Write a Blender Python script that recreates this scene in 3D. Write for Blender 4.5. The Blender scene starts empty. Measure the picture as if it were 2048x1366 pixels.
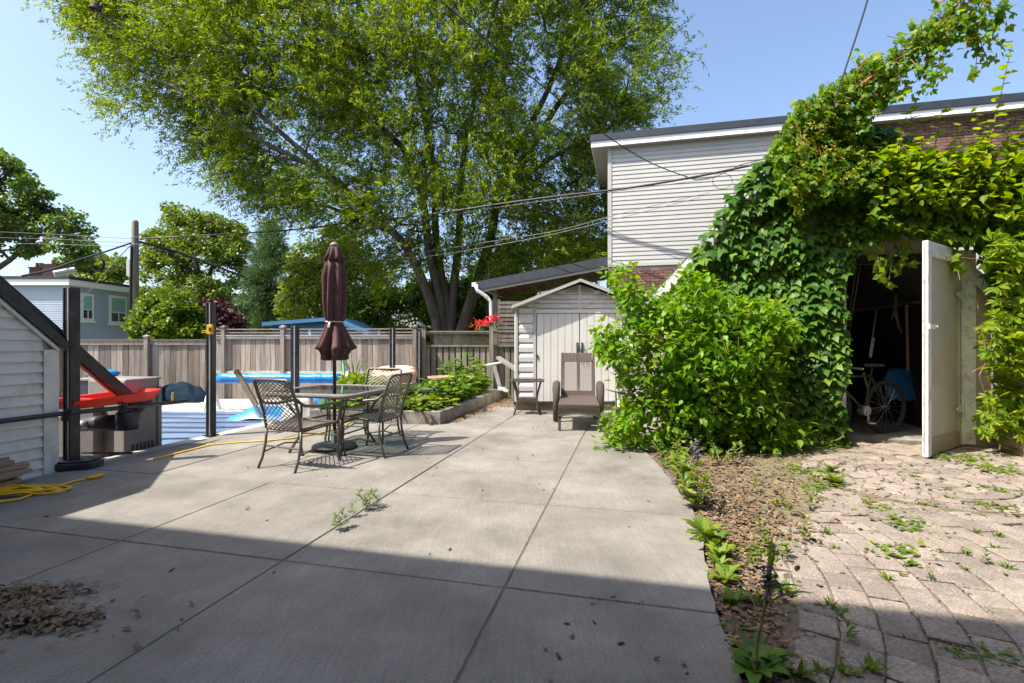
import bpy, math, random
import numpy as np
from mathutils import Vector, Matrix, noise
R = math.radians
random.seed(7); rng = np.random.default_rng(7)
scn = bpy.context.scene
col = scn.collection

# ------------------------------------------------------------------ camera, sky, sun, exposure
H, F = 1.30, 985.0                     # eye height in metres, focal length in photo pixels
cd = bpy.data.cameras.new('camera'); cam = bpy.data.objects.new('camera', cd); col.objects.link(cam)
cd.sensor_width = 36; cd.lens = 36 * F / 2048; cd.clip_end = 2000
cam.location = (0, 0, H); cam.rotation_euler = (R(90), 0, 0)
scn.camera = cam
SUN_EL = R(56); SH = Vector((0.92, 0.39)).normalized()      # horizontal way the shadows fall
to_sun = Vector((-SH.x * math.cos(SUN_EL), -SH.y * math.cos(SUN_EL), math.sin(SUN_EL)))
w = bpy.data.worlds.new('World'); scn.world = w; w.use_nodes = True
nt = w.node_tree; nt.nodes.clear()
sky = nt.nodes.new('ShaderNodeTexSky'); sky.sky_type = 'NISHITA'; sky.sun_disc = False
sky.sun_elevation = SUN_EL; sky.sun_rotation = math.atan2(to_sun.x, to_sun.y)
sky.air_density = 1.0; sky.dust_density = 3.0; sky.ozone_density = 2.6
bg = nt.nodes.new('ShaderNodeBackground'); bg.inputs[1].default_value = 0.15
wo = nt.nodes.new('ShaderNodeOutputWorld')
nt.links.new(sky.outputs[0], bg.inputs[0]); nt.links.new(bg.outputs[0], wo.inputs[0])
sl = bpy.data.lights.new('sun', 'SUN'); sl.energy = 4.9; sl.angle = R(0.5); sl.color = (1.0, 0.94, 0.83)
so = bpy.data.objects.new('sun', sl); col.objects.link(so)
so.rotation_euler = (-to_sun).to_track_quat('-Z', 'Y').to_euler()
scn.view_settings.view_transform = 'Standard'; scn.view_settings.look = 'None'
scn.view_settings.exposure = 1.0; scn.view_settings.gamma = 1
scn.cycles.use_denoising = True
scn.cycles.max_bounces = 8; scn.cycles.transparent_max_bounces = 16

# ------------------------------------------------------------------ helpers
def G(u, v, z=0.0):                    # photo pixel -> point on the level z
    d = (H - z) * F / (v - 683.0); return Vector(((u - 1024) / F * d, d, z))
def P(u, v, d):                        # photo pixel at a known distance
    return Vector(((u - 1024) / F * d, d, H + (683.0 - v) / F * d))
AL = math.atan(0.2436)
E1 = Vector((math.sin(AL), math.cos(AL), 0)); E2 = Vector((math.cos(AL), -math.sin(AL), 0)); Z = Vector((0, 0, 1))
def L(a, b, z=0.0): return E2 * a + E1 * b + Z * z    # yard grid: a along e2 (right), b along e1 (away)

class MB:
    def __init__(s): s.v = []; s.f = []
    def add(s, vs, fs):
        n = len(s.v); s.v += [tuple(x) for x in vs]; s.f += [tuple(i + n for i in f) for f in fs]; return s
    def obox(s, o, a, b, c):           # corner + three edge vectors
        o, a, b, c = map(Vector, (o, a, b, c))
        vs = [o, o + a, o + a + b, o + b, o + c, o + a + c, o + a + b + c, o + b + c]
        fs = [(0, 3, 2, 1), (4, 5, 6, 7), (0, 1, 5, 4), (1, 2, 6, 5), (2, 3, 7, 6), (3, 0, 4, 7)]
        if a.cross(b).dot(c) < 0: fs = [f[::-1] for f in fs]
        return s.add(vs, fs)
    def box(s, c, sx, sy, sz, rz=0.0): # centre of the base + sizes
        ca, sa = math.cos(rz), math.sin(rz); X = Vector((ca, sa, 0)); Y = Vector((-sa, ca, 0)); c = Vector(c)
        return s.obox(c - X * sx / 2 - Y * sy / 2, X * sx, Y * sy, Z * sz)
    def bar(s, p, q, wd, th, up=Z):    # straight bar with a rectangular section
        p, q = Vector(p), Vector(q); t = (q - p)
        a = t.cross(Vector(up))
        if a.length < 1e-6: a = t.cross(Vector((1, 0, 0)))
        a.normalize(); b = a.cross(t).normalized()
        return s.obox(p - a * wd / 2 - b * th / 2, a * wd, b * th, t)
    def tube(s, pts, r, n=6, caps=True):
        pts = [Vector(p) for p in pts]; m = len(pts)
        rs = list(r) if hasattr(r, '__len__') else [r] * m
        t0 = (pts[1] - pts[0]).normalized()
        x = t0.cross(Z if abs(t0.z) < 0.9 else Vector((1, 0, 0))).normalized()
        vs = []; fs = []
        for i in range(m):
            t = (pts[min(i + 1, m - 1)] - pts[max(i - 1, 0)]).normalized()
            x = (x - t * x.dot(t)).normalized(); y = t.cross(x)
            for k in range(n):
                an = 2 * math.pi * k / n
                vs.append(pts[i] + (x * math.cos(an) + y * math.sin(an)) * rs[i])
        for i in range(m - 1):
            for k in range(n):
                k2 = (k + 1) % n; fs.append((i * n + k, i * n + k2, (i + 1) * n + k2, (i + 1) * n + k))
        if caps: fs.append(tuple(range(n))[::-1]); fs.append(tuple((m - 1) * n + k for k in range(n)))
        return s.add(vs, fs)
    def lathe(s, c, prof, n=20, fn=None, caps=True):
        c = Vector(c); vs = []; fs = []
        for i, (r, z) in enumerate(prof):
            for k in range(n):
                an = 2 * math.pi * k / n; rr = r * (fn(an, i) if fn else 1)
                vs.append(c + Vector((rr * math.cos(an), rr * math.sin(an), z)))
        for i in range(len(prof) - 1):
            for k in range(n):
                k2 = (k + 1) % n; fs.append((i * n + k, i * n + k2, (i + 1) * n + k2, (i + 1) * n + k))
        if caps: fs.append(tuple(range(n))[::-1]); fs.append(tuple((len(prof) - 1) * n + k for k in range(n)))
        return s.add(vs, fs)
    def prism(s, poly, ext):
        poly = [Vector(p) for p in poly]; ext = Vector(ext); n = len(poly)
        nrm = Vector((0, 0, 0))
        for i in range(n): nrm += poly[i].cross(poly[(i + 1) % n])
        fs = [tuple(range(n))[::-1], tuple(range(n, 2 * n))] + [(i, (i + 1) % n, (i + 1) % n + n, i + n) for i in range(n)]
        if nrm.dot(ext) < 0: fs = [f[::-1] for f in fs]
        return s.add(poly + [p + ext for p in poly], fs)
    def build(s, name, mat, parent=None, smooth=False, kind=None, bevel=0):
        me = bpy.data.meshes.new(name); me.from_pydata(s.v, [], s.f); me.update()
        if smooth: me.polygons.foreach_set('use_smooth', [True] * len(me.polygons))
        me.materials.append(mat)
        o = bpy.data.objects.new(name, me); col.objects.link(o)
        if parent: o.parent = parent
        if kind: o['kind'] = kind
        if bevel:
            m = o.modifiers.new('bevel', 'BEVEL'); m.width = bevel; m.segments = 2; m.limit_method = 'ANGLE'
        return o
def tag(o, label, cat, group=None):
    o['label'] = label; o['category'] = cat
    if group: o['group'] = group
    return o
def thing(name, label, cat, loc=(0, 0, 0), rz=0, group=None):
    o = bpy.data.objects.new(name, None); col.objects.link(o); o.location = loc; o.rotation_euler = (0, 0, rz)
    o.empty_display_size = 0.1
    return tag(o, label, cat, group)
def struct(o): o['kind'] = 'structure'; return o
def inst(name, me, parent=None, loc=(0, 0, 0), rot=(0, 0, 0), sc=(1, 1, 1)):
    o = bpy.data.objects.new(name, me); col.objects.link(o)
    o.parent = parent; o.location = loc; o.rotation_euler = rot; o.scale = sc; return o
def mesh_of(mb, name, mat, smooth=False):
    me = bpy.data.meshes.new(name); me.from_pydata(mb.v, [], mb.f); me.update(); me.materials.append(mat)
    if smooth: me.polygons.foreach_set('use_smooth', [True] * len(me.polygons))
    return me
def dup(root, loc, rz, label=None, group=None):
    r = root.copy(); col.objects.link(r); r.location = loc; r.rotation_euler = (0, 0, rz)
    if label: r['label'] = label
    if group: r['group'] = group
    for ch in list(root.children):
        c = ch.copy(); col.objects.link(c); c.parent = r
        for g in ch.children: d = g.copy(); col.objects.link(d); d.parent = c
    return r

# ------------------------------------------------------------------ materials
def mat(name, c1, c2=None, scale=4.0, rough=0.7, stretch=(1, 1, 1), bump=0.0, bscale=None, metal=0.0, rnd=0.0,
        c3=None, scale3=1.0, f3=0.5, spec=None, streak=0.0, coords='Object', detail=6, fine=0.0, fscale=150, vor=False):
    m = bpy.data.materials.new(name); m.use_nodes = True; nt = m.node_tree; N = nt.nodes; lk = nt.links.new
    b = N['Principled BSDF']; b.inputs['Roughness'].default_value = rough; b.inputs['Metallic'].default_value = metal
    if spec is not None: b.inputs['Specular IOR Level'].default_value = spec
    tc = N.new('ShaderNodeTexCoord'); mp = N.new('ShaderNodeMapping'); mp.inputs['Scale'].default_value = stretch
    if coords == 'World':
        ge = N.new('ShaderNodeNewGeometry'); lk(ge.outputs['Position'], mp.inputs[0])
    else: lk(tc.outputs[coords], mp.inputs[0])
    c2 = c2 or c1
    nz = N.new('ShaderNodeTexNoise'); nz.inputs['Scale'].default_value = scale; nz.inputs['Detail'].default_value = detail
    nz.inputs['Roughness'].default_value = 0.65; lk(mp.outputs[0], nz.inputs['Vector'])
    rp = N.new('ShaderNodeValToRGB'); rp.color_ramp.elements[0].position = 0.32; rp.color_ramp.elements[1].position = 0.68
    rp.color_ramp.elements[0].color = (*c1, 1); rp.color_ramp.elements[1].color = (*c2, 1)
    lk(nz.outputs[0], rp.inputs[0]); out = rp.outputs[0]
    if c3:
        n3 = N.new('ShaderNodeTexNoise'); n3.inputs['Scale'].default_value = scale3; n3.inputs['Detail'].default_value = 5
        n3.inputs['Roughness'].default_value = 0.7
        if coords == 'World': lk(ge.outputs['Position'], n3.inputs['Vector'])
        else: lk(tc.outputs[coords], n3.inputs['Vector'])
        r3 = N.new('ShaderNodeValToRGB'); r3.color_ramp.elements[0].position = 0.5; r3.color_ramp.elements[1].position = 0.72
        r3.color_ramp.elements[0].color = (0, 0, 0, 1); r3.color_ramp.elements[1].color = (f3, f3, f3, 1)
        lk(n3.outputs[0], r3.inputs[0])
        mx = N.new('ShaderNodeMix'); mx.data_type = 'RGBA'; lk(r3.outputs[0], mx.inputs[0]); lk(out, mx.inputs[6]); mx.inputs[7].default_value = (*c3, 1)
        out = mx.outputs[2]
    if fine:
        nf = N.new('ShaderNodeTexNoise'); nf.inputs['Scale'].default_value = fscale; nf.inputs['Detail'].default_value = 3
        if coords == 'World': lk(ge.outputs['Position'], nf.inputs['Vector'])
        else: lk(tc.outputs[coords], nf.inputs['Vector'])
        mr = N.new('ShaderNodeMapRange'); mr.inputs[1].default_value = 0.3; mr.inputs[2].default_value = 0.7
        mr.inputs[3].default_value = 1 - fine; mr.inputs[4].default_value = 1 + fine; lk(nf.outputs[0], mr.inputs[0])
        vm = N.new('ShaderNodeVectorMath'); vm.operation = 'SCALE'; lk(out, vm.inputs[0]); lk(mr.outputs[0], vm.inputs['Scale']); out = vm.outputs[0]
    if streak:
        ms = N.new('ShaderNodeMapping'); ms.inputs['Rotation'].default_value = (0, 0, math.atan(0.2436)); ms.inputs['Scale'].default_value = (75, 3.5, 1); lk(ge.outputs['Position'], ms.inputs[0])
        ns = N.new('ShaderNodeTexNoise'); ns.inputs['Scale'].default_value = 1.0; ns.inputs['Detail'].default_value = 3; lk(ms.outputs[0], ns.inputs['Vector'])
        mr = N.new('ShaderNodeMapRange'); mr.inputs[1].default_value = 0.3; mr.inputs[2].default_value = 0.7; mr.inputs[3].default_value = 1 - streak; mr.inputs[4].default_value = 1 + streak; lk(ns.outputs[0], mr.inputs[0])
        vm = N.new('ShaderNodeVectorMath'); vm.operation = 'SCALE'; lk(out, vm.inputs[0]); lk(mr.outputs[0], vm.inputs['Scale']); out = vm.outputs[0]
    if rnd:
        oi = N.new('ShaderNodeObjectInfo'); ge2 = N.new('ShaderNodeNewGeometry')
        ad = N.new('ShaderNodeMath'); ad.operation = 'ADD'; lk(oi.outputs['Random'], ad.inputs[0]); lk(ge2.outputs['Random Per Island'], ad.inputs[1])
        fr = N.new('ShaderNodeMath'); fr.operation = 'FRACT'; lk(ad.outputs[0], fr.inputs[0])
        mr = N.new('ShaderNodeMapRange'); mr.inputs[3].default_value = 1 - rnd; mr.inputs[4].default_value = 1 + rnd; lk(fr.outputs[0], mr.inputs[0])
        vm = N.new('ShaderNodeVectorMath'); vm.operation = 'SCALE'; lk(out, vm.inputs[0]); lk(mr.outputs[0], vm.inputs['Scale']); out = vm.outputs[0]
    lk(out, b.inputs['Base Color'])
    if bump:
        nb = N.new('ShaderNodeTexNoise'); nb.inputs['Scale'].default_value = bscale or scale * 4; nb.inputs['Detail'].default_value = 4
        lk(mp.outputs[0], nb.inputs['Vector'])
        bp = N.new('ShaderNodeBump'); bp.inputs['Strength'].default_value = bump; bp.inputs['Distance'].default_value = 0.02
        lk(nb.outputs[0], bp.inputs['Height']); lk(bp.outputs[0], b.inputs['Normal'])
    return m
def leafmat(name, ca, cb, cc=None, trans=0.35, rough=0.45, spec=0.4):
    m = bpy.data.materials.new(name); m.use_nodes = True; nt = m.node_tree; N = nt.nodes; lk = nt.links.new
    b = N['Principled BSDF']; b.inputs['Roughness'].default_value = rough; b.inputs['Specular IOR Level'].default_value = spec
    oi = N.new('ShaderNodeObjectInfo'); ge = N.new('ShaderNodeNewGeometry')
    ad = N.new('ShaderNodeMath'); ad.operation = 'ADD'; lk(oi.outputs['Random'], ad.inputs[0]); lk(ge.outputs['Random Per Island'], ad.inputs[1])
    fr = N.new('ShaderNodeMath'); fr.operation = 'FRACT'; lk(ad.outputs[0], fr.inputs[0])
    rp = N.new('ShaderNodeValToRGB'); e = rp.color_ramp.elements
    e[0].position = 0.0; e[0].color = (*ca, 1); e[1].position = 0.85; e[1].color = (*cb, 1)
    if cc: x = e.new(1.0); x.color = (*cc, 1)
    lk(fr.outputs[0], rp.inputs[0]); lk(rp.outputs[0], b.inputs['Base Color'])
    tr = N.new('ShaderNodeBsdfTranslucent')
    hs = N.new('ShaderNodeHueSaturation'); hs.inputs['Hue'].default_value = 0.48; hs.inputs['Saturation'].default_value = 1.15; hs.inputs['Value'].default_value = 1.6
    lk(rp.outputs[0], hs.inputs['Color']); lk(hs.outputs[0], tr.inputs[0])
    mx = N.new('ShaderNodeMixShader'); mx.inputs[0].default_value = trans
    lk(b.outputs[0], mx.inputs[1]); lk(tr.outputs[0], mx.inputs[2]); lk(mx.outputs[0], N['Material Output'].inputs[0])
    return m
M = {}
M['concrete'] = mat('concrete', (.130, .120, .105), (.255, .237, .210), 1.3, .9, coords='World', bump=.35, bscale=90, c3=(.14, .128, .115), scale3=.8, f3=.75, fine=.2, fscale=110, streak=.09)
M['curb'] = mat('curb_concrete', (.13, .115, .10), (.30, .28, .245), 5, .95, bump=.5, bscale=40, c3=(.12, .10, .08), scale3=3, f3=.7, coords='World', fine=.15)
M['joint'] = mat('joint_soil', (.11, .085, .055), (.20, .155, .095), 9, .95, coords='World', bump=.4, bscale=60, c3=(.06, .09, .03), scale3=2.5, f3=.8)
M['joint_patio'] = mat('patio_joint', (.075, .065, .048), (.14, .12, .095), 6, .95, coords='World', c3=(.05, .07, .025), scale3=2, f3=.6)
M['paver'] = mat('paver', (.19, .155, .128), (.27, .225, .188), 6, .9, rnd=.22, bump=.5, bscale=70, coords='World', c3=(.25, .20, .15), scale3=1.2, f3=.5, fine=.32, fscale=80)
M['soil'] = mat('soil', (.10, .07, .045), (.24, .165, .09), 14, .95, coords='World', bump=.6, bscale=50)
M['grass'] = mat('ground', (.07, .09, .03), (.16, .14, .08), 3, .95, coords='World')
M['deck'] = mat('pool_deck', (.30, .285, .27), (.42, .40, .38), 2, .9, coords='World', bump=.2, fine=.1)
M['chip'] = mat('wood_chip', (.15, .085, .04), (.30, .19, .10), 8, .9, rnd=.45, coords='World')
M['dryleaf'] = mat('dry_leaf', (.085, .055, .032), (.185, .13, .085), 8, .85, rnd=.5, coords='World')
M['siding'] = mat('cream_siding', (.39, .385, .36), (.43, .425, .40), .8, .55, coords='World', bump=.05, c3=(.52, .50, .45), scale3=1.5, f3=.4)
M['siding_white'] = mat('white_siding', (.64, .63, .58), (.72, .71, .66), 1.6, .6, coords='World', c3=(.34, .31, .25), scale3=3.2, f3=.55, stretch=(1, 1, .4))
M['siding_blue'] = mat('blue_siding', (.34, .40, .50), (.39, .45, .55), .8, .6, coords='World')
M['white'] = mat('white_paint', (.74, .74, .72), (.80, .80, .78), 3, .5, coords='World')
M['oldwhite'] = mat('worn_white_paint', (.70, .71, .70), (.80, .80, .78), 6, .55, coords='World', c3=(.30, .26, .22), scale3=9, f3=.8, bump=.25, bscale=60)
M['fascia'] = mat('white_fascia', (.80, .80, .80), (.84, .84, .84), 2, .4, coords='World')
M['roofblack'] = mat('dark_roof_edge', (.018, .024, .036), (.032, .04, .055), 5, .6, coords='World')
M['shingle'] = mat('shingles', (.06, .058, .06), (.11, .105, .10), 12, .9, coords='World', stretch=(1, 1, 3), bump=.4)
M['brick'] = mat('brick', (.13, .068, .055), (.205, .115, .09), 5, .9, rnd=.35, coords='World', bump=.3, bscale=60)
M['mortar'] = mat('mortar', (.40, .37, .34), (.48, .45, .42), 8, .95, coords='World')
M['fence'] = mat('weathered_fence', (.155, .128, .108), (.30, .265, .235), 2.2, .9, stretch=(9, 9, .7), rnd=.42, bump=.35, bscale=6, coords='World', c3=(.30, .17, .08), scale3=1.4, f3=.55)
M['fence_green'] = mat('mossy_fence', (.16, .15, .105), (.32, .295, .245), 2.2, .9, stretch=(9, 9, .7), rnd=.3, bump=.35, bscale=6, coords='World', c3=(.20, .20, .07), scale3=1.1, f3=.6)
M['timber'] = mat('old_timber', (.24, .19, .13), (.36, .29, .20), 2.5, .9, stretch=(1, 1, 6), bump=.3, coords='World', rnd=.1)
M['black'] = mat('black_metal', (.012, .014, .018), (.03, .033, .04), 6, .32, coords='World', c3=(.10, .10, .11), scale3=7, f3=.5)
M['blackwood'] = mat('black_beam', (.010, .014, .016), (.035, .042, .048), 10, .5, coords='World', stretch=(1, 1, 1), bump=.4, bscale=60)
M['plastic_grey'] = mat('grey_plastic', (.17, .155, .148), (.25, .232, .22), 2, .6, coords='World', fine=.25, fscale=90)
M['plastic_dark'] = mat('dark_plastic', (.02, .022, .026), (.04, .042, .05), 5, .5, coords='World')
M['red'] = mat('red_plastic', (.70, .018, .008), (.80, .03, .012), 4, .4, coords='World')
M['maroon'] = mat('maroon_rubber', (.14, .008, .012), None, 4, .5, coords='World')
M['cover'] = mat('pool_cover', (.085, .135, .23), (.13, .19, .30), 1.2, .55, coords='World', bump=.2, bscale=8, c3=(.30, .36, .52), scale3=1.0, f3=.35, fine=.1)
M['strap'] = mat('cover_strap', (.03, .05, .11), None, 4, .7, coords='World')
M['tarp'] = mat('blue_tarp', (.012, .19, .52), (.03, .26, .62), 3, .3, coords='World', bump=.5, bscale=14)
M['tarp_grey'] = mat('grey_tarp', (.30, .30, .29), (.40, .40, .38), 3, .6, coords='World', bump=.4, bscale=14)
M['bag'] = mat('dark_blue_tarp', (.005, .014, .026), (.009, .024, .042), 4, .9, spec=.1, coords='World', bump=.5, bscale=10)
M['navy'] = mat('navy_bench', (.012, .02, .045), (.02, .03, .06), 5, .5, coords='World')
M['bluepaint'] = mat('blue_paint', (.04, .17, .34), (.06, .21, .40), 4, .6, coords='World')
M['umbrella'] = mat('umbrella_cloth', (.088, .042, .040), (.115, .056, .052), 14, .92, coords='World', bump=.3, bscale=160, fine=.15, fscale=300)
M['bronze'] = mat('bronze_frame', (.085, .075, .062), (.13, .115, .095), 20, .42, coords='World', metal=.35)
M['wicker_grey'] = mat('grey_wicker', (.16, .145, .13), (.30, .28, .25), 60, .6, coords='World', bump=.8, bscale=140)
M['wicker'] = mat('brown_wicker', (.040, .028, .023), (.10, .072, .06), 50, .5, coords='World', bump=.8, bscale=150)
M['wickerlight'] = mat('brown_wicker_strip', (.085, .063, .055), (.16, .12, .105), 40, .5, coords='World')
M['terracotta'] = mat('terracotta', (.36, .18, .115), (.50, .29, .20), 4, .85, coords='World')
M['yellow'] = mat('yellow_cord', (.72, .42, .01), (.85, .55, .02), 10, .45, coords='World')
M['green_pole'] = mat('green_pole', (.01, .28, .10), None, 5, .4, coords='World')
M['bark'] = mat('willow_bark', (.045, .037, .030), (.135, .115, .095), 5, .95, stretch=(1, 1, .25), bump=1.0, bscale=9, coords='World')
M['bark_dark'] = mat('dark_bark', (.035, .028, .022), (.10, .08, .06), 5, .95, stretch=(1, 1, .3), bump=.8, bscale=9, coords='World')
M['stem'] = mat('green_stem', (.13, .16, .05), (.22, .16, .08), 5, .8, coords='World')
M['redstem'] = mat('red_stem', (.22, .07, .04), (.30, .15, .07), 5, .7, coords='World')
M['palewood'] = mat('pale_wood', (.36, .34, .31), (.52, .50, .46), 3, .9, coords='World', stretch=(1, 1, 4))
M['pole'] = mat('pole_wood', (.15, .13, .11), (.30, .27, .23), 3, .9, stretch=(4, 4, .4), coords='World', bump=.4)
M['wire'] = mat('cable', (.010, .010, .012), None, 4, .55, coords='World')
M['wire_grey'] = mat('grey_cable', (.14, .14, .15), None, 4, .5, coords='World')
M['steel'] = mat('galvanised', (.40, .41, .42), (.55, .56, .57), 12, .4, coords='World', metal=.6)
M['beige'] = mat('beige_panel', (.46, .41, .34), (.54, .485, .41), 3, .75, coords='World', c3=(.36, .31, .24), scale3=2.0, f3=.5, fine=.06)
M['dark_in'] = mat('interior_shade', (.018, .016, .015), (.035, .03, .027), 3, .95, coords='World')  # near-black base colour, the unlit garage's darkness is put into it
M['shed'] = mat('shed_plastic', (.68, .67, .64), (.73, .72, .69), 1.5, .5, coords='World', c3=(.60, .58, .54), scale3=2.5, f3=.4)
M['shedtrim'] = mat('shed_trim', (.47, .46, .44), (.52, .51, .49), 2, .5, coords='World')
M['soffit'] = mat('wood_soffit', (.085, .034, .012), (.17, .07, .026), 6, .6, stretch=(1, 6, 1), coords='World', rnd=.2)
M['tyre'] = mat('tyre', (.018, .018, .02), (.035, .035, .04), 40, .8, coords='World', bump=.6, bscale=200)
M['shovel'] = mat('shovel_blue', (.02, .16, .42), None, 4, .45, coords='World')
M['woodpole'] = mat('wood_handle', (.40, .26, .13), (.52, .36, .20), 5, .6, coords='World', stretch=(6, 6, .5))
M['lime'] = mat('lime', (.35, .65, .05), None, 4, .5, coords='World')
M['orange'] = mat('orange_float', (.75, .36, .20), (.80, .66, .50), 3, .45, coords='World')
M['blind'] = mat('window_blind', (.22, .42, .42), (.26, .46, .46), 2, .5, coords='World')
M['redflower'] = leafmat('red_petals', (.65, .01, .01), (.85, .03, .02), None, .25)
M['purpleflower'] = leafmat('mauve_petals', (.06, .045, .075), (.16, .12, .18), None, .2)
def glassmat(name, tint, a, ior=.8):
    m = bpy.data.materials.new(name); m.use_nodes = True; nt = m.node_tree; N = nt.nodes; lk = nt.links.new
    gl = N.new('ShaderNodeBsdfGlossy'); gl.inputs['Roughness'].default_value = .04
    tr = N.new('ShaderNodeBsdfTransparent'); tr.inputs[0].default_value = (*tint, 1)
    lw_ = N.new('ShaderNodeLayerWeight'); pw_ = N.new('ShaderNodeMath'); pw_.operation = 'POWER'; lk(lw_.outputs['Facing'], pw_.inputs[0]); pw_.inputs[1].default_value = 4.5
    ml = N.new('ShaderNodeMath'); ml.operation = 'MULTIPLY'; lk(pw_.outputs[0], ml.inputs[0]); ml.inputs[1].default_value = ior
    ad = N.new('ShaderNodeMath'); ad.operation = 'ADD'; ad.use_clamp = True; lk(ml.outputs[0], ad.inputs[0]); ad.inputs[1].default_value = a
    mx = N.new('ShaderNodeMixShader'); lk(ad.outputs[0], mx.inputs[0]); lk(tr.outputs[0], mx.inputs[1]); lk(gl.outputs[0], mx.inputs[2])
    lk(mx.outputs[0], N['Material Output'].inputs[0]); return m
M['clear'] = glassmat('clear_panel', (.93, .95, .96), .03, .15)
M['tableglass'] = glassmat('table_glass', (.62, .70, .67), .10)
M['pane'] = mat('window_pane', (.03, .05, .06), (.05, .08, .09), 1, .08, coords='World')
LM = {}
LM['willow'] = leafmat('willow_leaves', (.06, .14, .010), (.18, .265, .014), (.31, .33, .02), .47)
LM['maple'] = leafmat('maple_leaves', (.045, .10, .018), (.10, .17, .028), (.15, .21, .03), .38)
LM['far'] = leafmat('far_leaves', (.055, .115, .02), (.14, .20, .03), (.19, .23, .04), .40)
LM['far2'] = leafmat('yellow_green_leaves', (.075, .14, .02), (.18, .24, .03), (.27, .29, .04), .42)
LM['pine'] = leafmat('pine_needles', (.035, .085, .03), (.09, .155, .05), None, .25)
LM['bush'] = leafmat('round_bush_leaves', (.05, .12, .010), (.13, .21, .015), (.20, .26, .02), .32)
LM['purple'] = leafmat('purple_leaves', (.020, .010, .014), (.055, .018, .020), (.20, .03, .02), .25)
LM['ivy'] = leafmat('ivy_leaves', (.035, .105, .012), (.095, .20, .016), (.18, .29, .02), .38, .42, .22)
LM['ivylight'] = leafmat('light_ivy_leaves', (.07, .165, .012), (.155, .28, .015), (.28, .33, .02), .48, .45, .25)
LM['shrub'] = leafmat('shrub_leaves', (.075, .19, .010), (.16, .31, .014), (.26, .37, .02), .44, .42, .3)
LM['creeper'] = leafmat('creeper_leaves', (.10, .20, .010), (.22, .32, .012), (.34, .38, .02), .48, .45, .25)
LM['weed'] = leafmat('weed_leaves', (.06, .13, .015), (.16, .22, .02), (.26, .28, .03), .30)
LM['bed'] = leafmat('bed_leaves', (.05, .13, .015), (.12, .22, .02), (.20, .27, .03), .32)
LM['berry'] = leafmat('vine_flowers', (.26, .23, .03), (.40, .32, .03), (.34, .16, .03), .3)

# ------------------------------------------------------------------ leaves and trees
def fan(outline, centre=None):
    c = centre if centre is not None else (0, .45, .04)
    v = [c] + list(outline); n = len(outline)
    return np.array(v, float), np.array([(0, i + 1, (i + 1) % n + 1) for i in range(n)])
T_DIAMOND = (np.array([(0, 0, 0), (.13, .45, .02), (0, 1, -.03), (-.13, .45, .02)], float), np.array([(0, 1, 2), (0, 2, 3)]))
T_BROAD = (np.array([(0, 0, 0), (.34, .3, .05), (.30, .7, .03), (0, 1, -.05), (-.30, .7, .03), (-.34, .3, .05)], float), np.array([(0, 1, 2), (0, 2, 3), (0, 3, 4), (0, 4, 5)]))
T_NEEDLE = (np.array([(0, 0, 0), (.05, .5, 0), (0, 1, 0), (-.05, .5, 0)], float), np.array([(0, 1, 2), (0, 2, 3)]))
T_IVY = fan([(0, .10, 0), (.22, -.02, -.02), (.40, .10, -.03), (.62, .60, -.12), (.30, .60, .0), (.20, .80, 0), (0, 1.15, -.16), (-.20, .80, 0), (-.30, .60, 0), (-.62, .60, -.12), (-.40, .10, -.03), (-.22, -.02, -.02)], (0, .42, .07))
T_OVATE = fan([(0, 0, 0), (.24, .04, .05), (.36, .28, .07), (.30, .58, .05), (.13, .84, .0), (0, 1.04, -.08), (-.13, .84, .0), (-.30, .58, .05), (-.36, .28, .07), (-.24, .04, .05)], (0, .4, -.01))
def t_creeper():
    V = []; T = []
    for an, ln in ((-80, .7), (-40, .92), (0, 1.0), (40, .92), (80, .7)):
        a = R(an); d = np.array([math.sin(a), math.cos(a), 0]); s = np.array([math.cos(a), -math.sin(a), 0]); n = len(V)
        base = d * .08
        V += [base, base + d * ln * .5 + s * .15 + [0, 0, .03], base + d * ln * .78 + s * .11, base + d * ln + [0, 0, -.08], base + d * ln * .78 - s * .11, base + d * ln * .5 - s * .15 + [0, 0, .03]]
        T += [(n, n + 1, n + 2), (n, n + 2, n + 3), (n, n + 3, n + 4), (n, n + 4, n + 5)]
    return np.array(V, float), np.array(T)
T_CREEPER = t_creeper()
T_WLEAF = (np.array([(0, 0, 0), (.07, .2, .03), (.15, .5, .05), (.12, .8, .0), (0, 1, -.12), (-.12, .8, 0), (-.15, .5, .05), (-.07, .2, .03)], float), np.array([(0, 1, 7), (1, 2, 6), (1, 6, 7), (2, 3, 5), (2, 5, 6), (3, 4, 5)]))
def frames(axis, nrm):
    a = axis / np.linalg.norm(axis, axis=1, keepdims=True)
    x = np.cross(a, nrm); l = np.linalg.norm(x, axis=1, keepdims=True); x = np.where(l < 1e-5, [1, 0, 0], x / np.maximum(l, 1e-9))
    z = np.cross(x, a); return np.stack([x, a, z], axis=2)      # columns
def leaf_mesh(name, T, pos, axis, nrm, size, m):
    v, f = T; n = len(pos); k = len(v)
    Rm = frames(axis, nrm)
    V = np.einsum('nij,kj->nki', Rm, v) * np.asarray(size).reshape(-1, 1, 1) + pos[:, None, :]
    Fi = (f[None] + (np.arange(n) * k)[:, None, None]).reshape(-1)
    me = bpy.data.meshes.new(name); me.vertices.add(n * k); me.vertices.foreach_set('co', V.reshape(-1).astype(np.float32))
    nf = len(Fi) // 3; me.loops.add(nf * 3); me.loops.foreach_set('vertex_index', Fi.astype(np.int32))
    me.polygons.add(nf); me.polygons.foreach_set('loop_start', (np.arange(nf) * 3).astype(np.int32))
    me.update(calc_edges=True); me.materials.append(m); return me
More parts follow.
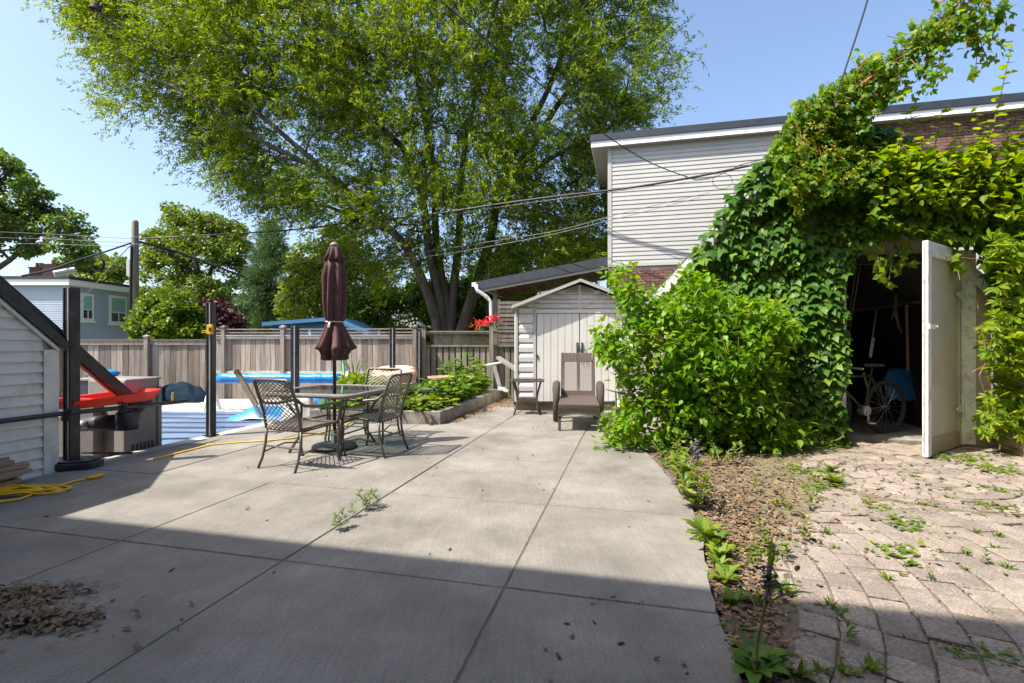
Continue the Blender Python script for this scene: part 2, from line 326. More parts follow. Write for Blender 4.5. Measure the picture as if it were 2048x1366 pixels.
def leaf_obj(name, T, pos, axis, nrm, size, m, parent=None, kind='stuff'):
    o = bpy.data.objects.new(name, leaf_mesh(name, T, np.asarray(pos, float), np.asarray(axis, float), np.asarray(nrm, float), size, m))
    col.objects.link(o); o.parent = parent
    if kind: o['kind'] = kind
    return o
def leaf_parts(T, pos, axis, nrm, size, m, parent, nmax=300, restname='foliage'):
    """the nmax leaves that show largest become leaf objects, the rest one stuff part"""
    pos = np.asarray(pos, float); axis = np.asarray(axis, float); nrm = np.asarray(nrm, float); size = np.asarray(size, float)
    eye = np.array([0, 0, H]); dist = np.linalg.norm(pos - eye, axis=1)
    Rm = frames(axis, nrm); face = np.abs(np.einsum('ni,ni->n', Rm[:, :, 2], (eye - pos) / dist[:, None]))
    u = 1024 + F * pos[:, 0] / pos[:, 1]; vv = 683 - F * (pos[:, 2] - H) / pos[:, 1]
    vis = (u > 10) & (u < 2038) & (vv > 10) & (vv < 1356)
    order = np.argsort(-(size / dist * (face + .3) * vis)); big = order[:nmax]; rest = order[nmax:]
    v, f = T; protos = []
    for q in range(4):
        vj = v.copy(); vj[:, 2] += rng.normal(0, .02, len(v)); vj[:, 0] *= rng.uniform(.85, 1.15)
        me = bpy.data.meshes.new('leaf'); me.from_pydata(vj.tolist(), [], f.tolist()); me.update(); me.materials.append(m); protos.append(me)
    for q, i in enumerate(big):
        o = bpy.data.objects.new('leaf', protos[q % 4]); col.objects.link(o); o.parent = parent
        mt = Matrix([list(r) + [0] for r in Rm[i] * size[i]] + [[0, 0, 0, 1]]); mt.translation = Vector(pos[i]); o.matrix_local = mt
    if len(rest): leaf_obj(restname, T, pos[rest], axis[rest], nrm[rest], size[rest], m, parent)
def rdir(n, up=0.0, spread=1.0):
    d = rng.normal(0, spread, (n, 3)); d[:, 2] += up; return d / np.linalg.norm(d, axis=1, keepdims=True)
def in_poly(x, y, poly):
    poly = np.asarray(poly, float); inside = np.zeros(len(x), bool); j = len(poly) - 1
    for i in range(len(poly)):
        xi, yi = poly[i]; xj, yj = poly[j]
        c = ((yi > y) != (yj > y)) & (x < (xj - xi) * (y - yi) / (yj - yi + 1e-12) + xi); inside ^= c; j = i
    return inside
def edge_dist(x, y, poly):
    poly = np.asarray(poly, float); best = np.full(len(x), 1e9)
    for i in range(len(poly)):
        a = poly[i]; b = poly[(i + 1) % len(poly)]; ab = b - a
        t = np.clip(((x - a[0]) * ab[0] + (y - a[1]) * ab[1]) / (ab @ ab + 1e-9), 0, 1)
        best = np.minimum(best, np.hypot(x - a[0] - t * ab[0], y - a[1] - t * ab[1]))
    return best
def sample_poly(poly, n, d0, thick, gap=0.0, gs=.35):
    poly = np.asarray(poly, float); lo = poly.min(0); hi = poly.max(0); out = []
    while len(out) < n:
        x = rng.uniform(lo[0], hi[0], 4 * n); y = rng.uniform(lo[1], hi[1], 4 * n); k = in_poly(x, y, poly); x = x[k]; y = y[k]
        e = edge_dist(x, y, poly); e = np.sqrt(np.clip(e / (0.35 * min(hi - lo)), 0, 1))
        d = d0 + thick * rng.uniform(-1, 1, len(x)) * (.25 + .75 * e)
        for a, b, c in zip(x, y, d):
            p = P(a, b, c)
            if gap and noise.noise(p * gs) < gap - .5 + rng.uniform(-.1, .1): continue
            out.append(p)
            if len(out) == n: break
    return np.array(out)
def grow(mb, limbs, nodes, rtwig, sides=5):
    """limbs: list of (points, r0, r1); every node is tied to the nearest wood already grown"""
    sk = []
    for pts, r0, r1 in limbs:
        pts = [Vector(p) for p in pts]; fine = []
        for i in range(len(pts) - 1):
            p0 = pts[max(i - 1, 0)]; p1 = pts[i]; p2 = pts[i + 1]; p3 = pts[min(i + 2, len(pts) - 1)]
            for q in range(4):
                t = q / 4.0
                fine.append(.5 * ((2 * p1) + (p2 - p0) * t + (2 * p0 - 5 * p1 + 4 * p2 - p3) * t * t + (3 * p1 - p0 - 3 * p2 + p3) * t ** 3))
        fine.append(pts[-1]); m = len(fine)
        mb.tube(fine, [r0 + (r1 - r0) * (i / (m - 1)) ** .8 for i in range(m)], 9)
        sk += [np.array(p) for p in fine[m // 4:]]
    sk = np.array(sk); n0 = len(sk)
    d = np.array([np.min(np.linalg.norm(sk - p, axis=1)) for p in nodes]); order = np.argsort(d)
    allp = np.vstack([sk, nodes[order]]); par = np.full(len(allp), -1); 
    for q in range(len(order)):
        i = n0 + q; dd = np.linalg.norm(allp[:i] - allp[i], axis=1)
        dd = dd * (1 + .35 * (allp[:i, 2] > allp[i, 2] + .5)); par[i] = int(np.argmin(dd))
    cnt = np.ones(len(allp))
    for i in range(len(allp) - 1, n0 - 1, -1): cnt[par[i]] += cnt[i]
    for i in range(n0, len(allp)):
        a = Vector(allp[par[i]]); b = Vector(allp[i]); r1 = rtwig * math.sqrt(cnt[i]); r0 = rtwig * math.sqrt(min(cnt[par[i]], cnt[i] * 2.5 + 1)) if par[i] >= n0 else r1 * 1.3
        mid = (a + b) / 2 + Vector(rng.normal(0, .06, 3)) * (b - a).length
        mb.tube([a, mid, b], [r0, (r0 + r1) / 2, r1 * .8], sides, caps=False)
def outline_tree(name, label, poly, d0, thick, nn, limbs, T, m, per, blob, size, bark, rtwig=.012, gap=0, droop=0.0, strands=0, cat='tree', gs=.35, group=None):
    base = Vector(limbs[0][0][0]); base.z = min(base.z, GZ)
    t = thing(name, label, cat, (0, 0, 0), group=group)
    nodes = sample_poly(poly, nn, d0, thick, gap, gs)
    mb = MB(); grow(mb, limbs, nodes, rtwig); mb.build('trunk', bark, t, smooth=True)
    if strands:
        k = nn * strands
        st = np.repeat(nodes, strands, 0) + rng.normal(0, blob, (k, 3))
        rad = np.repeat(nodes, strands, 0) - np.array(P(905, 560, d0)); rad /= np.linalg.norm(rad, axis=1, keepdims=True)
        out = rng.normal(0, .36, (k, 3)) + rad * .75; out[:, 2] += rng.normal(-.35, .3, k) * droop
        ln = rng.uniform(.4, 1.0, (k, 1)) * (.5 + .5 * droop)
        tt = rng.uniform(0, 1, (k, per, 1)); bend = np.array([0, 0, -.35 * droop])
        pos = st[:, None, :] + out[:, None, :] * ln[:, None, :] * tt + bend * tt ** 2 + rng.normal(0, .03, (k, per, 3))
        ax = out[:, None, :] + rng.normal(0, .55, (k, per, 3)); ax[:, :, 2] -= .6 * droop
        pos = pos.reshape(-1, 3); ax = ax.reshape(-1, 3)
    else:
        k = nn * per
        off = rng.normal(0, 1, (k, 3)); off /= np.linalg.norm(off, axis=1, keepdims=True); off *= blob * rng.uniform(.15, 1, (k, 1)) ** .5; off[:, 2] *= .65
        pos = np.repeat(nodes, per, 0) + off
        ax = off / blob + rng.normal(0, .6, (k, 3)); ax[:, 2] -= .25 + droop
    nr = rdir(len(pos), .9)
    leaf_obj('crown', T, pos, ax, nr, rng.uniform(.7, 1.25, len(pos)) * size, m, t)
    return t
GZ = -0.25

# ------------------------------------------------------------------ ground, patio, pavers
b = MB(); b.add([(-400, -60, GZ), (400, -60, GZ), (400, 700, GZ), (-400, 700, GZ)], [(0, 1, 2, 3)]); struct(b.build('ground', M['grass']))
# raised yard base under slabs and pavers (joint soil)
b = MB(); b.prism([L(-5.50, -1.5, -.05), L(8.5, -1.5, -.05), L(8.5, 7.2, -.05), L(2.4, 12.0, -.05), L(-3.0, 12.0, -.05), L(-5.50, 7.2, -.05)], (0, 0, -.195))
struct(b.build('yard_base', M['joint']))
# patio: each slab a part
patio = MB(); patio.prism([L(-5.49, -1.4, -.046), L(.40, -1.4, -.046), L(.40, 10, -.046), L(-5.49, 10, -.046)], (0, 0, .040)); patio = struct(patio.build('patio', M['joint_patio']))
ce = [-5.55, -4.56, -3.24, -2.015, -.655, .70]; re = [-1.55, -.2, 1.16, 2.52, 3.87, 5.26, 6.62, 8.0, 9.5]
def edge_a(bb):                                   # curved right edge of the patio
    if bb < 4.2: return .43 + .03 * math.sin(bb * 2)
    return .43 - .10 * (bb - 4.2) - .03 * (bb - 4.2) ** 2 if bb < 6.2 else .7
gp = .0045
for i in range(5):
    for j in range(8):
        a0, a1, b0, b1 = ce[i] + gp, ce[i + 1] - gp, re[j] + gp, re[j + 1] - gp
        if i == 0 and b0 > 6.6: continue
        if i == 1 and b0 > 7.9: continue
        if i == 2 and b0 > 7.9: a0 = -2.88
        n = 14; tz = random.uniform(-.003, .003)
        if i == 4:
            rim = [(min(edge_a(b0 + (b1 - b0) * q / n) + random.uniform(-.012, .012), a1), b0 + (b1 - b0) * q / n) for q in range(n + 1)]
        else: rim = [(a1, b0), (a1, b1)]
        poly = [(a0, b0)] + rim + [(a0, b1)]
        mb = MB(); ca = sum(p[0] for p in poly) / len(poly); cb = sum(p[1] for p in poly) / len(poly)
        top = [L(ca + (p[0] - ca) * .994, cb + (p[1] - cb) * .994, tz) for p in poly]; mid = [L(p[0], p[1], tz - .008) for p in poly]; bot = [L(p[0], p[1], -.12) for p in poly]
        k = len(poly); mb.add(top + mid + bot, [tuple(range(k))] + [(q + k, (q + 1) % k + k, (q + 1) % k, q) for q in range(k)] + [(q + 2 * k, (q + 1) % k + 2 * k, (q + 1) % k + k, q + k) for q in range(k)])
        mb.build('slab', M['concrete'], patio)
# strip along the left edge and front face of the step
b = MB(); b.obox(L(-5.80, 2.0, -.25), E2 * .24, E1 * 4.75, Z * .235); struct(b.build('patio_edge', M['deck']))
# paver field
pav = MB(); pav.prism([L(.46, -1.4, -.044), L(8, -1.4, -.044), L(8, 6.9, -.044), L(.46, 6.9, -.044)], (0, 0, .024)); pav = struct(pav.build('paving', M['joint']))
def paver_mesh(seed):
    r = random.Random(seed); h = .5; q = .055; vs = []
    for (x, y) in ((-h, -h), (h, -h), (h, h), (-h, h)): vs.append((x + r.uniform(-.02, .02), y + r.uniform(-.02, .02), -.05))
    for (x, y) in ((-h, -h), (h, -h), (h, h), (-h, h)): vs.append((x + r.uniform(-.02, .02), y + r.uniform(-.02, .02), -.006))
    for (x, y) in ((-h + q, -h + q), (h - q, -h + q), (h - q, h - q), (-h + q, h - q)): vs.append((x, y, r.uniform(-.0012, .0012)))
    fs = [(8, 9, 10, 11)]
    for k in range(4): fs += [(k, (k + 1) % 4, (k + 1) % 4 + 4, k + 4), (k + 4, (k + 1) % 4 + 4, (k + 1) % 4 + 8, k + 8)]
    mb = MB(); mb.v = vs; mb.f = fs; return mb
pmb = [paver_mesh(s) for s in range(6)]; pms = [mesh_of(m_, 'paver', M['paver']) for m_ in pmb]
C0 = Vector((-.55, 3.55)); C1 = Vector((3.95, 4.75)); RC = 1.03; spots = []
def ring(c, r, wid, ln, keep):
    n = max(3, int(round(2 * math.pi * r / ln))); ph = random.uniform(0, 6.28)
    for k in range(n):
        an = ph + 2 * math.pi * (k + random.uniform(-.06, .06)) / n; p = c + Vector((math.cos(an), math.sin(an))) * r
        if keep(p): spots.append((p, an, wid, 2 * math.pi * r / n))
def keep0(p):
    v = Vector((p.x, p.y, 0)); a = v.dot(E2); bq = v.dot(E1)
    lim = .60 + .04 * math.sin(bq * 3.1) + max(0, bq - 2.0) * .15 + max(0, bq - 3.2) * .36
    return a > lim and p.y < 6.42 - .2436 * (p.x - 4.4) and p.y > .9 and abs(p.x) < p.y * 1.15 + .9 and (p - C1).length > RC + .09
r_ = 1.2
while r_ < 8.5: ring(C0, r_, .158, .185, keep0); r_ += .163
for r_ in (.10, .265, .43, .595, .76, .925): ring(C1, r_, .155, .175, lambda p: p.y < 6.42 - .2436 * (p.x - 4.4))
for p, an, wd, ln in list(spots):
    pass
spots.sort(key=lambda s: s[0].length if (abs(s[0].x) < s[0].y * 1.04) else s[0].length + 50)
rest = MB()
for i, (p, an, wd, ln) in enumerate(spots):
    rz = an + random.gauss(0, .025); sx, sy = wd * random.uniform(.95, .995), ln * random.uniform(.93, .985); z = random.gauss(-.004, .003)
    if i < 300: inst('paver', pms[i % 6], pav, (p.x, p.y, z), (random.gauss(0, .008), random.gauss(0, .008), rz), (sx, sy, 1))
    else:
        mt = Matrix.Translation((p.x, p.y, z)) @ Matrix.Rotation(rz, 4, 'Z') @ Matrix.Diagonal((sx, sy, 1, 1)); q = pmb[i % 6]
        rest.add([mt @ Vector(v) for v in q.v], q.f)
if rest.v: rest.build('far_pavers', M['paver'], pav, kind='stuff')
# pool deck and pool
b = MB(); b.obox((-14, 5.2, -.24), (9.6, 0, 0), (0, 7.6, 0), (0, 0, .05)); b.obox((-4.4, 7.4, -.24), (2.2, 0, 0), (0, 5.4, 0), (0, 0, .05)); struct(b.build('pool_deck', M['deck']))
pc = thing('pool_cover', 'blue winter cover strapped flat over the swimming pool beside the patio', 'pool cover')
b = MB(); nx, ny = 26, 26; x0, x1, y0, y1 = -9.2, -4.25, 6.7, 10.2; vs = []; fs = []
for j in range(ny + 1):
    for i in range(nx + 1):
        x = x0 + (x1 - x0) * i / nx; y = y0 + (y1 - y0) * j / ny
        vs.append((x, y, -.145 + .02 * noise.noise(Vector((x * 1.5, y * 1.5, 2))) + .008 * math.cos(j * math.pi / 2)))
for j in range(ny):
    for i in range(nx): k = j * (nx + 1) + i; fs.append((k, k + 1, k + nx + 2, k + nx + 1))
b.add(vs, fs); b.build('sheet', M['cover'], pc, smooth=True)
for k in range(1, 7):
    y = y0 + (y1 - y0) * k / 7; mb = MB(); mb.tube([(x0 - .2 + .33 * q, y + .03 * math.sin(q), -.122 + .02 * noise.noise(Vector(((x0 - .2 + .33 * q) * 1.5, y * 1.5, 2)))) for q in range(16)], .012, 5); mb.build('strap', M['strap'], pc)

# ------------------------------------------------------------------ lap siding
def laps(parent, o, along, out, z0, z1, exp, span, m, name='siding_board', th=.018):
    """span(z) -> (s0, s1) along the wall; each course is a wedge board"""
    z = z0
    while z < z1 - .005:
        zt = min(z + exp, z1); s0, s1 = span(z); t0, t1 = span(zt)
        if s1 - s0 > .03:
            A = o + along * s0 + Z * z; B = o + along * s1 + Z * z; t0 = max(t0, s0); t1 = max(min(t1, s1), t0 + .01)
            C = o + along * t1 + Z * (zt + .004); D = o + along * t0 + Z * (zt + .004)
            mb = MB(); mb.add([A, B, B + out * th, A + out * th, D, C, C + out * .003, D + out * .003], [(0, 1, 2, 3), (3, 2, 6, 7), (4, 7, 6, 5), (0, 3, 7, 4), (1, 5, 6, 2), (0, 4, 5, 1)])
            mb.build(name, m, parent)
        z += exp

# ------------------------------------------------------------------ house behind the camera (its shadow covers the front)
hz = 8.1; hb = 2.77 - hz / math.tan(SUN_EL) * SH.dot(Vector((E1.x, E1.y)))
hh = thing('brick_house', 'tall brick house standing behind the patio and shading its near end', 'house', L(0, hb - 1, 0))
def rel(p, t): return p - t.location
b = MB(); b.obox(rel(L(-14, -9, GZ), hh), E2 * 28, E1 * 8.55, Z * (hz - GZ - .2)); b.build('wall', M['brick'], hh)
b = MB(); b.obox(rel(L(-14.5, -9.5, hz - .2), hh), E2 * 29, E1 * (hb + 9.5), Z * .2); b.build('roof', M['roofblack'], hh)

# ------------------------------------------------------------------ siding house at the right
D0 = 13.0; F0 = Vector(((1217 - 1024) / F * D0, D0, 0)); HT = 6.40; ZS = H + (683 - 530) / F * D0; TB = 5.1; HL = 11.5
sh = thing('siding_house', 'two storey house with cream lap siding and brick behind the ivy garage', 'house', F0)
O = Vector((0, 0, 0)); OUT = -E1
b = MB(); b.obox(Z * GZ + E1 * .03, E2 * HL, E1 * 7, Z * (ZS - GZ)); b.build('wall', M['mortar'], sh)
b = MB(); b.obox(Z * ZS + E1 * .02, E2 * HL, E1 * 7, Z * (HT - ZS)); b.build('upper_wall', M['mortar'], sh)
laps(sh, O + Z * 0, E2, OUT, ZS, HT, .112, lambda z: (.06, TB), M['siding'])
b = MB(); b.obox(O + Z * ZS + OUT * .028 - E2 * .02, E2 * .10, E1 * .14, Z * (HT - ZS)); b.build('corner_board', M['siding'], sh)
b = MB(); b.obox(O + Z * ZS + OUT * .028 + E2 * TB, E2 * .07, E1 * .10, Z * (HT - ZS)); b.build('corner_board', M['siding'], sh)
b = MB(); b.obox(O + Z * (ZS - .05) + OUT * .02 - E2 * .015, E2 * (TB + .05), E1 * .06, Z * .045); b.build('flashing', M['shedtrim'], sh)
# roof: soffit, fascia, dark drip edge
ov, ol = .17, .42
b = MB(); b.obox(O + Z * HT + OUT * ov - E2 * ol, E2 * (HL + ol + .5), E1 * 7.5, Z * .03); b.build('soffit', M['siding'], sh)
for k in range(30):
    mb = MB(); mb.obox(O + Z * (HT - .004) + OUT * (ov - .02) + E2 * (-.1 + k * .38), E2 * .012, E1 * (ov - .03), Z * .006); mb.build('soffit_seam', M['shedtrim'], sh)
b = MB(); b.obox(O + Z * (HT - .01) + OUT * (ov + .02) - E2 * (ol + .02), E2 * (HL + ol + .5), E1 * .02, Z * .15); b.obox(O + Z * (HT - .01) + OUT * ov - E2 * (ol + .02), E2 * .02, E1 * 7.5, Z * .15); b.build('fascia', M['fascia'], sh)
b = MB(); b.obox(O + Z * (HT + .142) + OUT * (ov + .05) - E2 * (ol + .05), E2 * (HL + ol + .6), E1 * 7.6, Z * .17); b.build('roof', M['roofblack'], sh)
bm_ = MB(); bm_.obox((0, 0, 0), (.203, 0, 0), (0, .03, 0), (0, 0, .058)); bme = mesh_of(bm_, 'brick', M['brick'])
bstuff = MB(); nb = 0
def bricks(t0, t1, z0, z1, cap):
    global nb
    rzz = math.atan2(E2.y, E2.x); row = 0; z = z0
    while z < z1 - .06:
        t = t0 + (.107 if row % 2 else 0)
        while t < t1 - .2:
            p = O + E2 * t + Z * z + OUT * (.012 + random.uniform(0, .004)) + E1 * .004
            if cap[0] <= t <= cap[1] and cap[2] <= z <= cap[3] and nb < 300: inst('brick', bme, sh, p, (0, 0, rzz)); nb += 1
            else: bstuff.obox(p, E2 * .203, E1 * .03, Z * .058)
            t += .2145
        z += .0685; row += 1
bricks(-.0, 3.2, 1.9, ZS - .06, (0, 1.6, 2.45, 9))
bricks(TB + .1, HL - .3, 4.6, HT, (6.0, 9.3, 5.4, 9))
bstuff.build('brickwork', M['brick'], sh, kind='stuff')
# porch roof of the next house
pr = thing('porch_roof', 'sloping porch roof with brown plank ceiling joined to the siding house', 'roof', P(958, 690, 14.2))
A = P(952, 572, 14.2); Bq = P(1222, 521, 13.2); BK = Vector((.8, 3.6, 0)); up = Vector((0, 0, 1))
b = MB(); b.prism([rel(A, pr), rel(Bq, pr), rel(Bq + BK, pr), rel(A + BK, pr)], (0, 0, .10)); b.build('roof_deck', M['shingle'], pr)
b = MB(); b.prism([rel(A - Z * .12 - BK.normalized() * .03, pr), rel(Bq - Z * .12 - BK.normalized() * .03, pr), rel(Bq + Z * .12 - BK.normalized() * .03, pr), rel(A + Z * .12 - BK.normalized() * .03, pr)], (0.02, .03, 0)); b.build('fascia', M['roofblack'], pr)
b = MB(); b.prism([rel(A - Z * .20 + BK.normalized() * .03, pr), rel(Bq - Z * .20 + BK.normalized() * .03, pr), rel(Bq - Z * .1 + BK.normalized() * .03, pr), rel(A - Z * .1 + BK.normalized() * .03, pr)], BK.normalized() * .05); b.build('beam', M['shedtrim'], pr)
for k in range(16):
    t0, t1 = k / 16, (k + 1) / 16 - .006; dv = Bq - A
    mb = MB(); mb.prism([rel(A + dv * t0 - Z * .03, pr), rel(A + dv * t1 - Z * .03, pr), rel(A + dv * t1 + BK - Z * .03, pr), rel(A + dv * t0 + BK - Z * .03, pr)], (0, 0, .02)); mb.build('ceiling_board', M['soffit'], pr)
for (u, v) in ((1060, 568), (1160, 551), (1075, 585)):
    q = Vector(P(u, v, 14.9)); t = (q.x - A.x) / (Bq.x - A.x); zz = A.z + (Bq.z - A.z) * t - .05
    mb = MB(); mb.lathe(rel(Vector((q.x, q.y, zz)), pr), [(.05, 0), (.06, .01), (.06, .025)], 12); mb.build('downlight', M['fascia'], pr)
b = MB(); b.obox(rel(Vector((P(986, 0, 14.3).x, 14.3, GZ)), pr), (.12, 0, 0), (0, .12, 0), (0, 0, A.z - GZ - .1)); b.build('post', M['timber'], pr)
b = MB(); x = P(952, 0, 14.1).x; b.tube([rel(Vector(p), pr) for p in ((x, 14.1, A.z + .02), (x + .03, 14.1, A.z - .12), (x + .3, 14.12, A.z - .32), (x + .42, 14.14, A.z - .45), (x + .46, 14.14, 1.2), (x + .46, 14.14, GZ))], .055, 8); b.build('downspout', M['white'], pr, smooth=True)
b = MB(); b.obox(rel(A + Vector((-.12, -.05, -.02)), pr), (.13, 0, 0), BK, (0, 0, .12)); b.build('gutter', M['white'], pr)
# slatted privacy screen behind the fence
sc = thing('slat_screen', 'grey screen of horizontal slats under the porch roof edge', 'screen', (.0, 13.6, GZ))
for k in range(16):
    mb = MB(); mb.obox((-.36, 0, .85 + k * .115), (1.3, 0, 0), (0, .03, 0), (0, 0, .085)); mb.build('slat', M['fence'], sc)
b = MB(); b.obox((-.40, .03, 0), (.07, 0, 0), (0, .07, 0), (0, 0, 2.72)); b.obox((.9, .03, 0), (.07, 0, 0), (0, .07, 0), (0, 0, 2.72)); b.build('post', M['fence'], sc)

# ------------------------------------------------------------------ garage under the ivy
OG = Vector((4.4, 6.5, 0)); TL, TR, TP, ZE, ZP, GD = -2.42, 1.60, -.43, 1.92, 4.05, 4.3; OW, OH = 1.24, 2.33
gr = thing('garage', 'small gabled beige garage with open doorway, smothered in ivy', 'garage', OG)
def g(t, dpt, z): return E2 * t + E1 * dpt + Z * z
def zr(t): return ZE + (ZP - ZE) * (1 - abs(t - TP) / (TP - TL if t < TP else TR - TP))
b = MB()
b.prism([g(TL, 0, GZ), g(0, 0, GZ), g(0, 0, OH), g(0, 0, zr(0)), g(TP, 0, ZP), g(TL, 0, ZE)], E1 * .12)
b.prism([g(0, 0, OH), g(OW, 0, OH), g(OW, 0, zr(OW)), g(0, 0, zr(0))], E1 * .12)
b.prism([g(OW, 0, GZ), g(TR, 0, GZ), g(TR, 0, zr(TR)), g(OW, 0, zr(OW))], E1 * .12)
b.build('front_wall', M['beige'], gr)
b = MB(); b.obox(g(TL, .12, GZ), E2 * .1, E1 * GD, Z * (ZE - GZ)); b.build('side_wall', M['beige'], gr); b = MB(); b.obox(g(TR - .1, .12, GZ), E2 * .1, E1 * GD, Z * (zr(TR) - GZ)); b.build('side_wall', M['beige'], gr)
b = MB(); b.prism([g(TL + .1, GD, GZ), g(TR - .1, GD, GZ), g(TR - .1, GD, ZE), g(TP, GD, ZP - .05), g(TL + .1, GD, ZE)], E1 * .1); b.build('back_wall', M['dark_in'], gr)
for s, te in ((-1, TL - .22), (1, TR + .12)):
    zl = ZP + (ZE - ZP) * abs(te - TP) / (TP - TL if s < 0 else TR - TP)
    b = MB(); b.prism([g(TP, -.05, ZP + .01), g(te, -.05, zl + .01), g(te, -.05, zl + .10), g(TP, -.05, ZP + .11)], E1 * (GD + .27)); b.build('roof', M['shingle'], gr)
    b = MB(); b.prism([g(TP, -.085, ZP - .12), g(te, -.085, zl - .12), g(te, -.085, zl + .07), g(TP, -.085, ZP + .07)], E1 * .03); b.build('rake_board', M['oldwhite'], gr)
b = MB(); b.obox(g(TL + .1, .12, -.10), E2 * (TR - TL - .2), E1 * GD, Z * .105); b.build('floor', M['curb'], gr)
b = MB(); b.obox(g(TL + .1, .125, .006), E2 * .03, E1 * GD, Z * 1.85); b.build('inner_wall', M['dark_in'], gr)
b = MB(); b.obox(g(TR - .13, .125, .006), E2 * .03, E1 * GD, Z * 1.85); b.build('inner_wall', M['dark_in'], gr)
b = MB(); b.obox(g(-.09, -.025, 0), E2 * .09, E1 * .15, Z * (OH + .09)); b.build('door_jamb', M['oldwhite'], gr)
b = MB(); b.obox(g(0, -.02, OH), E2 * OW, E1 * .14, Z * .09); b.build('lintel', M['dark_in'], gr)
b = MB(); b.obox(g(OW, -.06, .02), E2 * .17, E1 * .2, Z * 2.42); b.build('hinge_post', M['oldwhite'], gr)
# the open door leaf
DH = g(OW - .01, -.07, 0) + OG; DE = G(1851, 916); dv = (DE - DH); DW = dv.length; dv.normalize(); dn = Vector((-dv.y, dv.x, 0))
if dn.dot(Vector((0, -1, 0))) < 0: dn = -dn
dr = thing('garage_door', 'beige garage door with white frame swung open beside the dark doorway', 'door', DH)
b = MB(); b.obox(Z * .05 - dn * .02, dv * DW, dn * .02, Z * 2.36); b.build('panel', M['beige'], dr)
b = MB(); b.obox(dv * (DW - .11) + Z * .012 - dn * .03, dv * .11, dn * .055, Z * 2.415); b.build('stile', M['oldwhite'], dr, bevel=.004)
b = MB(); b.obox(Z * .012 - dn * .03, dv * .06, dn * .05, Z * 2.415); b.build('stile', M['beige'], dr)
b = MB(); b.obox(Z * 2.26 + dv * .062 - dn * .028, dv * (DW - .175), dn * .05, Z * .165); b.build('rail', M['oldwhite'], dr, bevel=.004)
b = MB(); b.obox(Z * .015 + dv * .062 - dn * .028, dv * (DW - .175), dn * .048, Z * .19); b.build('bottom_rail', M['timber'], dr)
for z in (1.88, .47):
    b = MB(); b.prism([Z * (z - .06) + dn * .022, Z * (z + .06) + dn * .022, dv * .20 + Z * (z + .012) + dn * .022, dv * .20 + Z * (z - .012) + dn * .022], dn * .012); b.obox(Z * (z - .10) - dv * .13 + dn * .03, dv * .13, dn * .012, Z * .2); b.build('strap_hinge', M['oldwhite'], dr)
b = MB(); b.obox(dv * (DW - .20) + Z * 1.44 + dn * .027, dv * .20, dn * .014, Z * .055); b.tube([dv * (DW - .18) + Z * 1.467 + dn * .03, dv * (DW - .18) + Z * 1.467 + dn * .06], .014, 8); b.build('latch', M['white'], dr)

# ------------------------------------------------------------------ low white shed at the left edge
WC = Vector((-4.62, 4.98, 0)); lb = thing('low_shed', 'low white lap sided shed with black sloping roof edge beside the patio', 'shed', WC)
RS = .97; ZC = 1.24; ZT = 2.60
def lw(s, o_, z): return -E1 * s + E2 * o_ + Z * z       # s: metres back from the far corner
laps(lb, lw(0, 0, 0), -E1, E2, -.05, ZT - .02, .105, lambda z: (max(.12, (z - ZC) / RS + .04), 4.2), M['siding_white'], th=.03)
b = MB(); b.prism([lw(0, -.02, -.2), lw(4.2, -.02, -.2), lw(4.2, -.02, ZT), lw((ZT - ZC) / RS, -.02, ZT), lw(0, -.02, ZC)], E2 * -2.0); b.build('wall', M['siding_white'], lb)
b = MB(); b.obox(lw(.12, -.01, -.04), E1 * .13, E2 * .045, Z * (ZC + .02)); b.build('corner_board', M['siding_white'], lb)
dd = lw(-1, 0, -RS).normalized(); nn = Vector((0, 0, 1)).cross(E2).normalized(); nn = E2.cross(dd).normalized(); nn = nn if nn.z > 0 else -nn
top = lw((ZT - ZC) / RS, 0, ZT)
Lr = (ZT - ZC) / RS / (-dd.dot(-E1)) if abs(dd.dot(E1)) > 0 else 1
b = MB(); b.obox(top + E2 * .02 + nn * .005, dd * (Lr + .05), E2 * .06, nn * .082); b.build('fascia', M['blackwood'], lb)
b = MB(); b.obox(top + E2 * .02 + nn * .0, dd * (Lr + .02), E2 * .03, nn * -.03); b.build('rake_trim', M['white'], lb)
b = MB(); b.obox(lw(4.2, -2.0, ZT), E2 * 2.1, E1 * (4.2 - (ZT - ZC) / RS), Z * .08); b.prism([top + E2 * -2.0, top + E2 * .02, top + E2 * .02 + dd * Lr, top + E2 * -2.0 + dd * Lr], nn * .06); b.build('roof', M['shingle'], lb)
bw = thing('black_beam', 'long black beam slanting down off the low white shed', 'beam', WC)
b = MB(); b.obox(top - E2 * .18 + nn * .09, dd * (Lr + 1.24), E2 * .12, nn * .105); b.build('plank', M['blackwood'], bw, bevel=.008)
b = MB(); b.obox(top - E2 * .15 + nn * .075 + dd * (Lr + .1), dd * 1.1, E2 * .05, nn * .014); b.build('edging', M['maroon'], bw)
b = MB()
for k in range(7): b.obox(top + E2 * (-.176 + k * .017) + nn * .196, dd * (Lr + 1.23), E2 * .010, nn * .008)
b.build('ribs', M['blackwood'], bw)

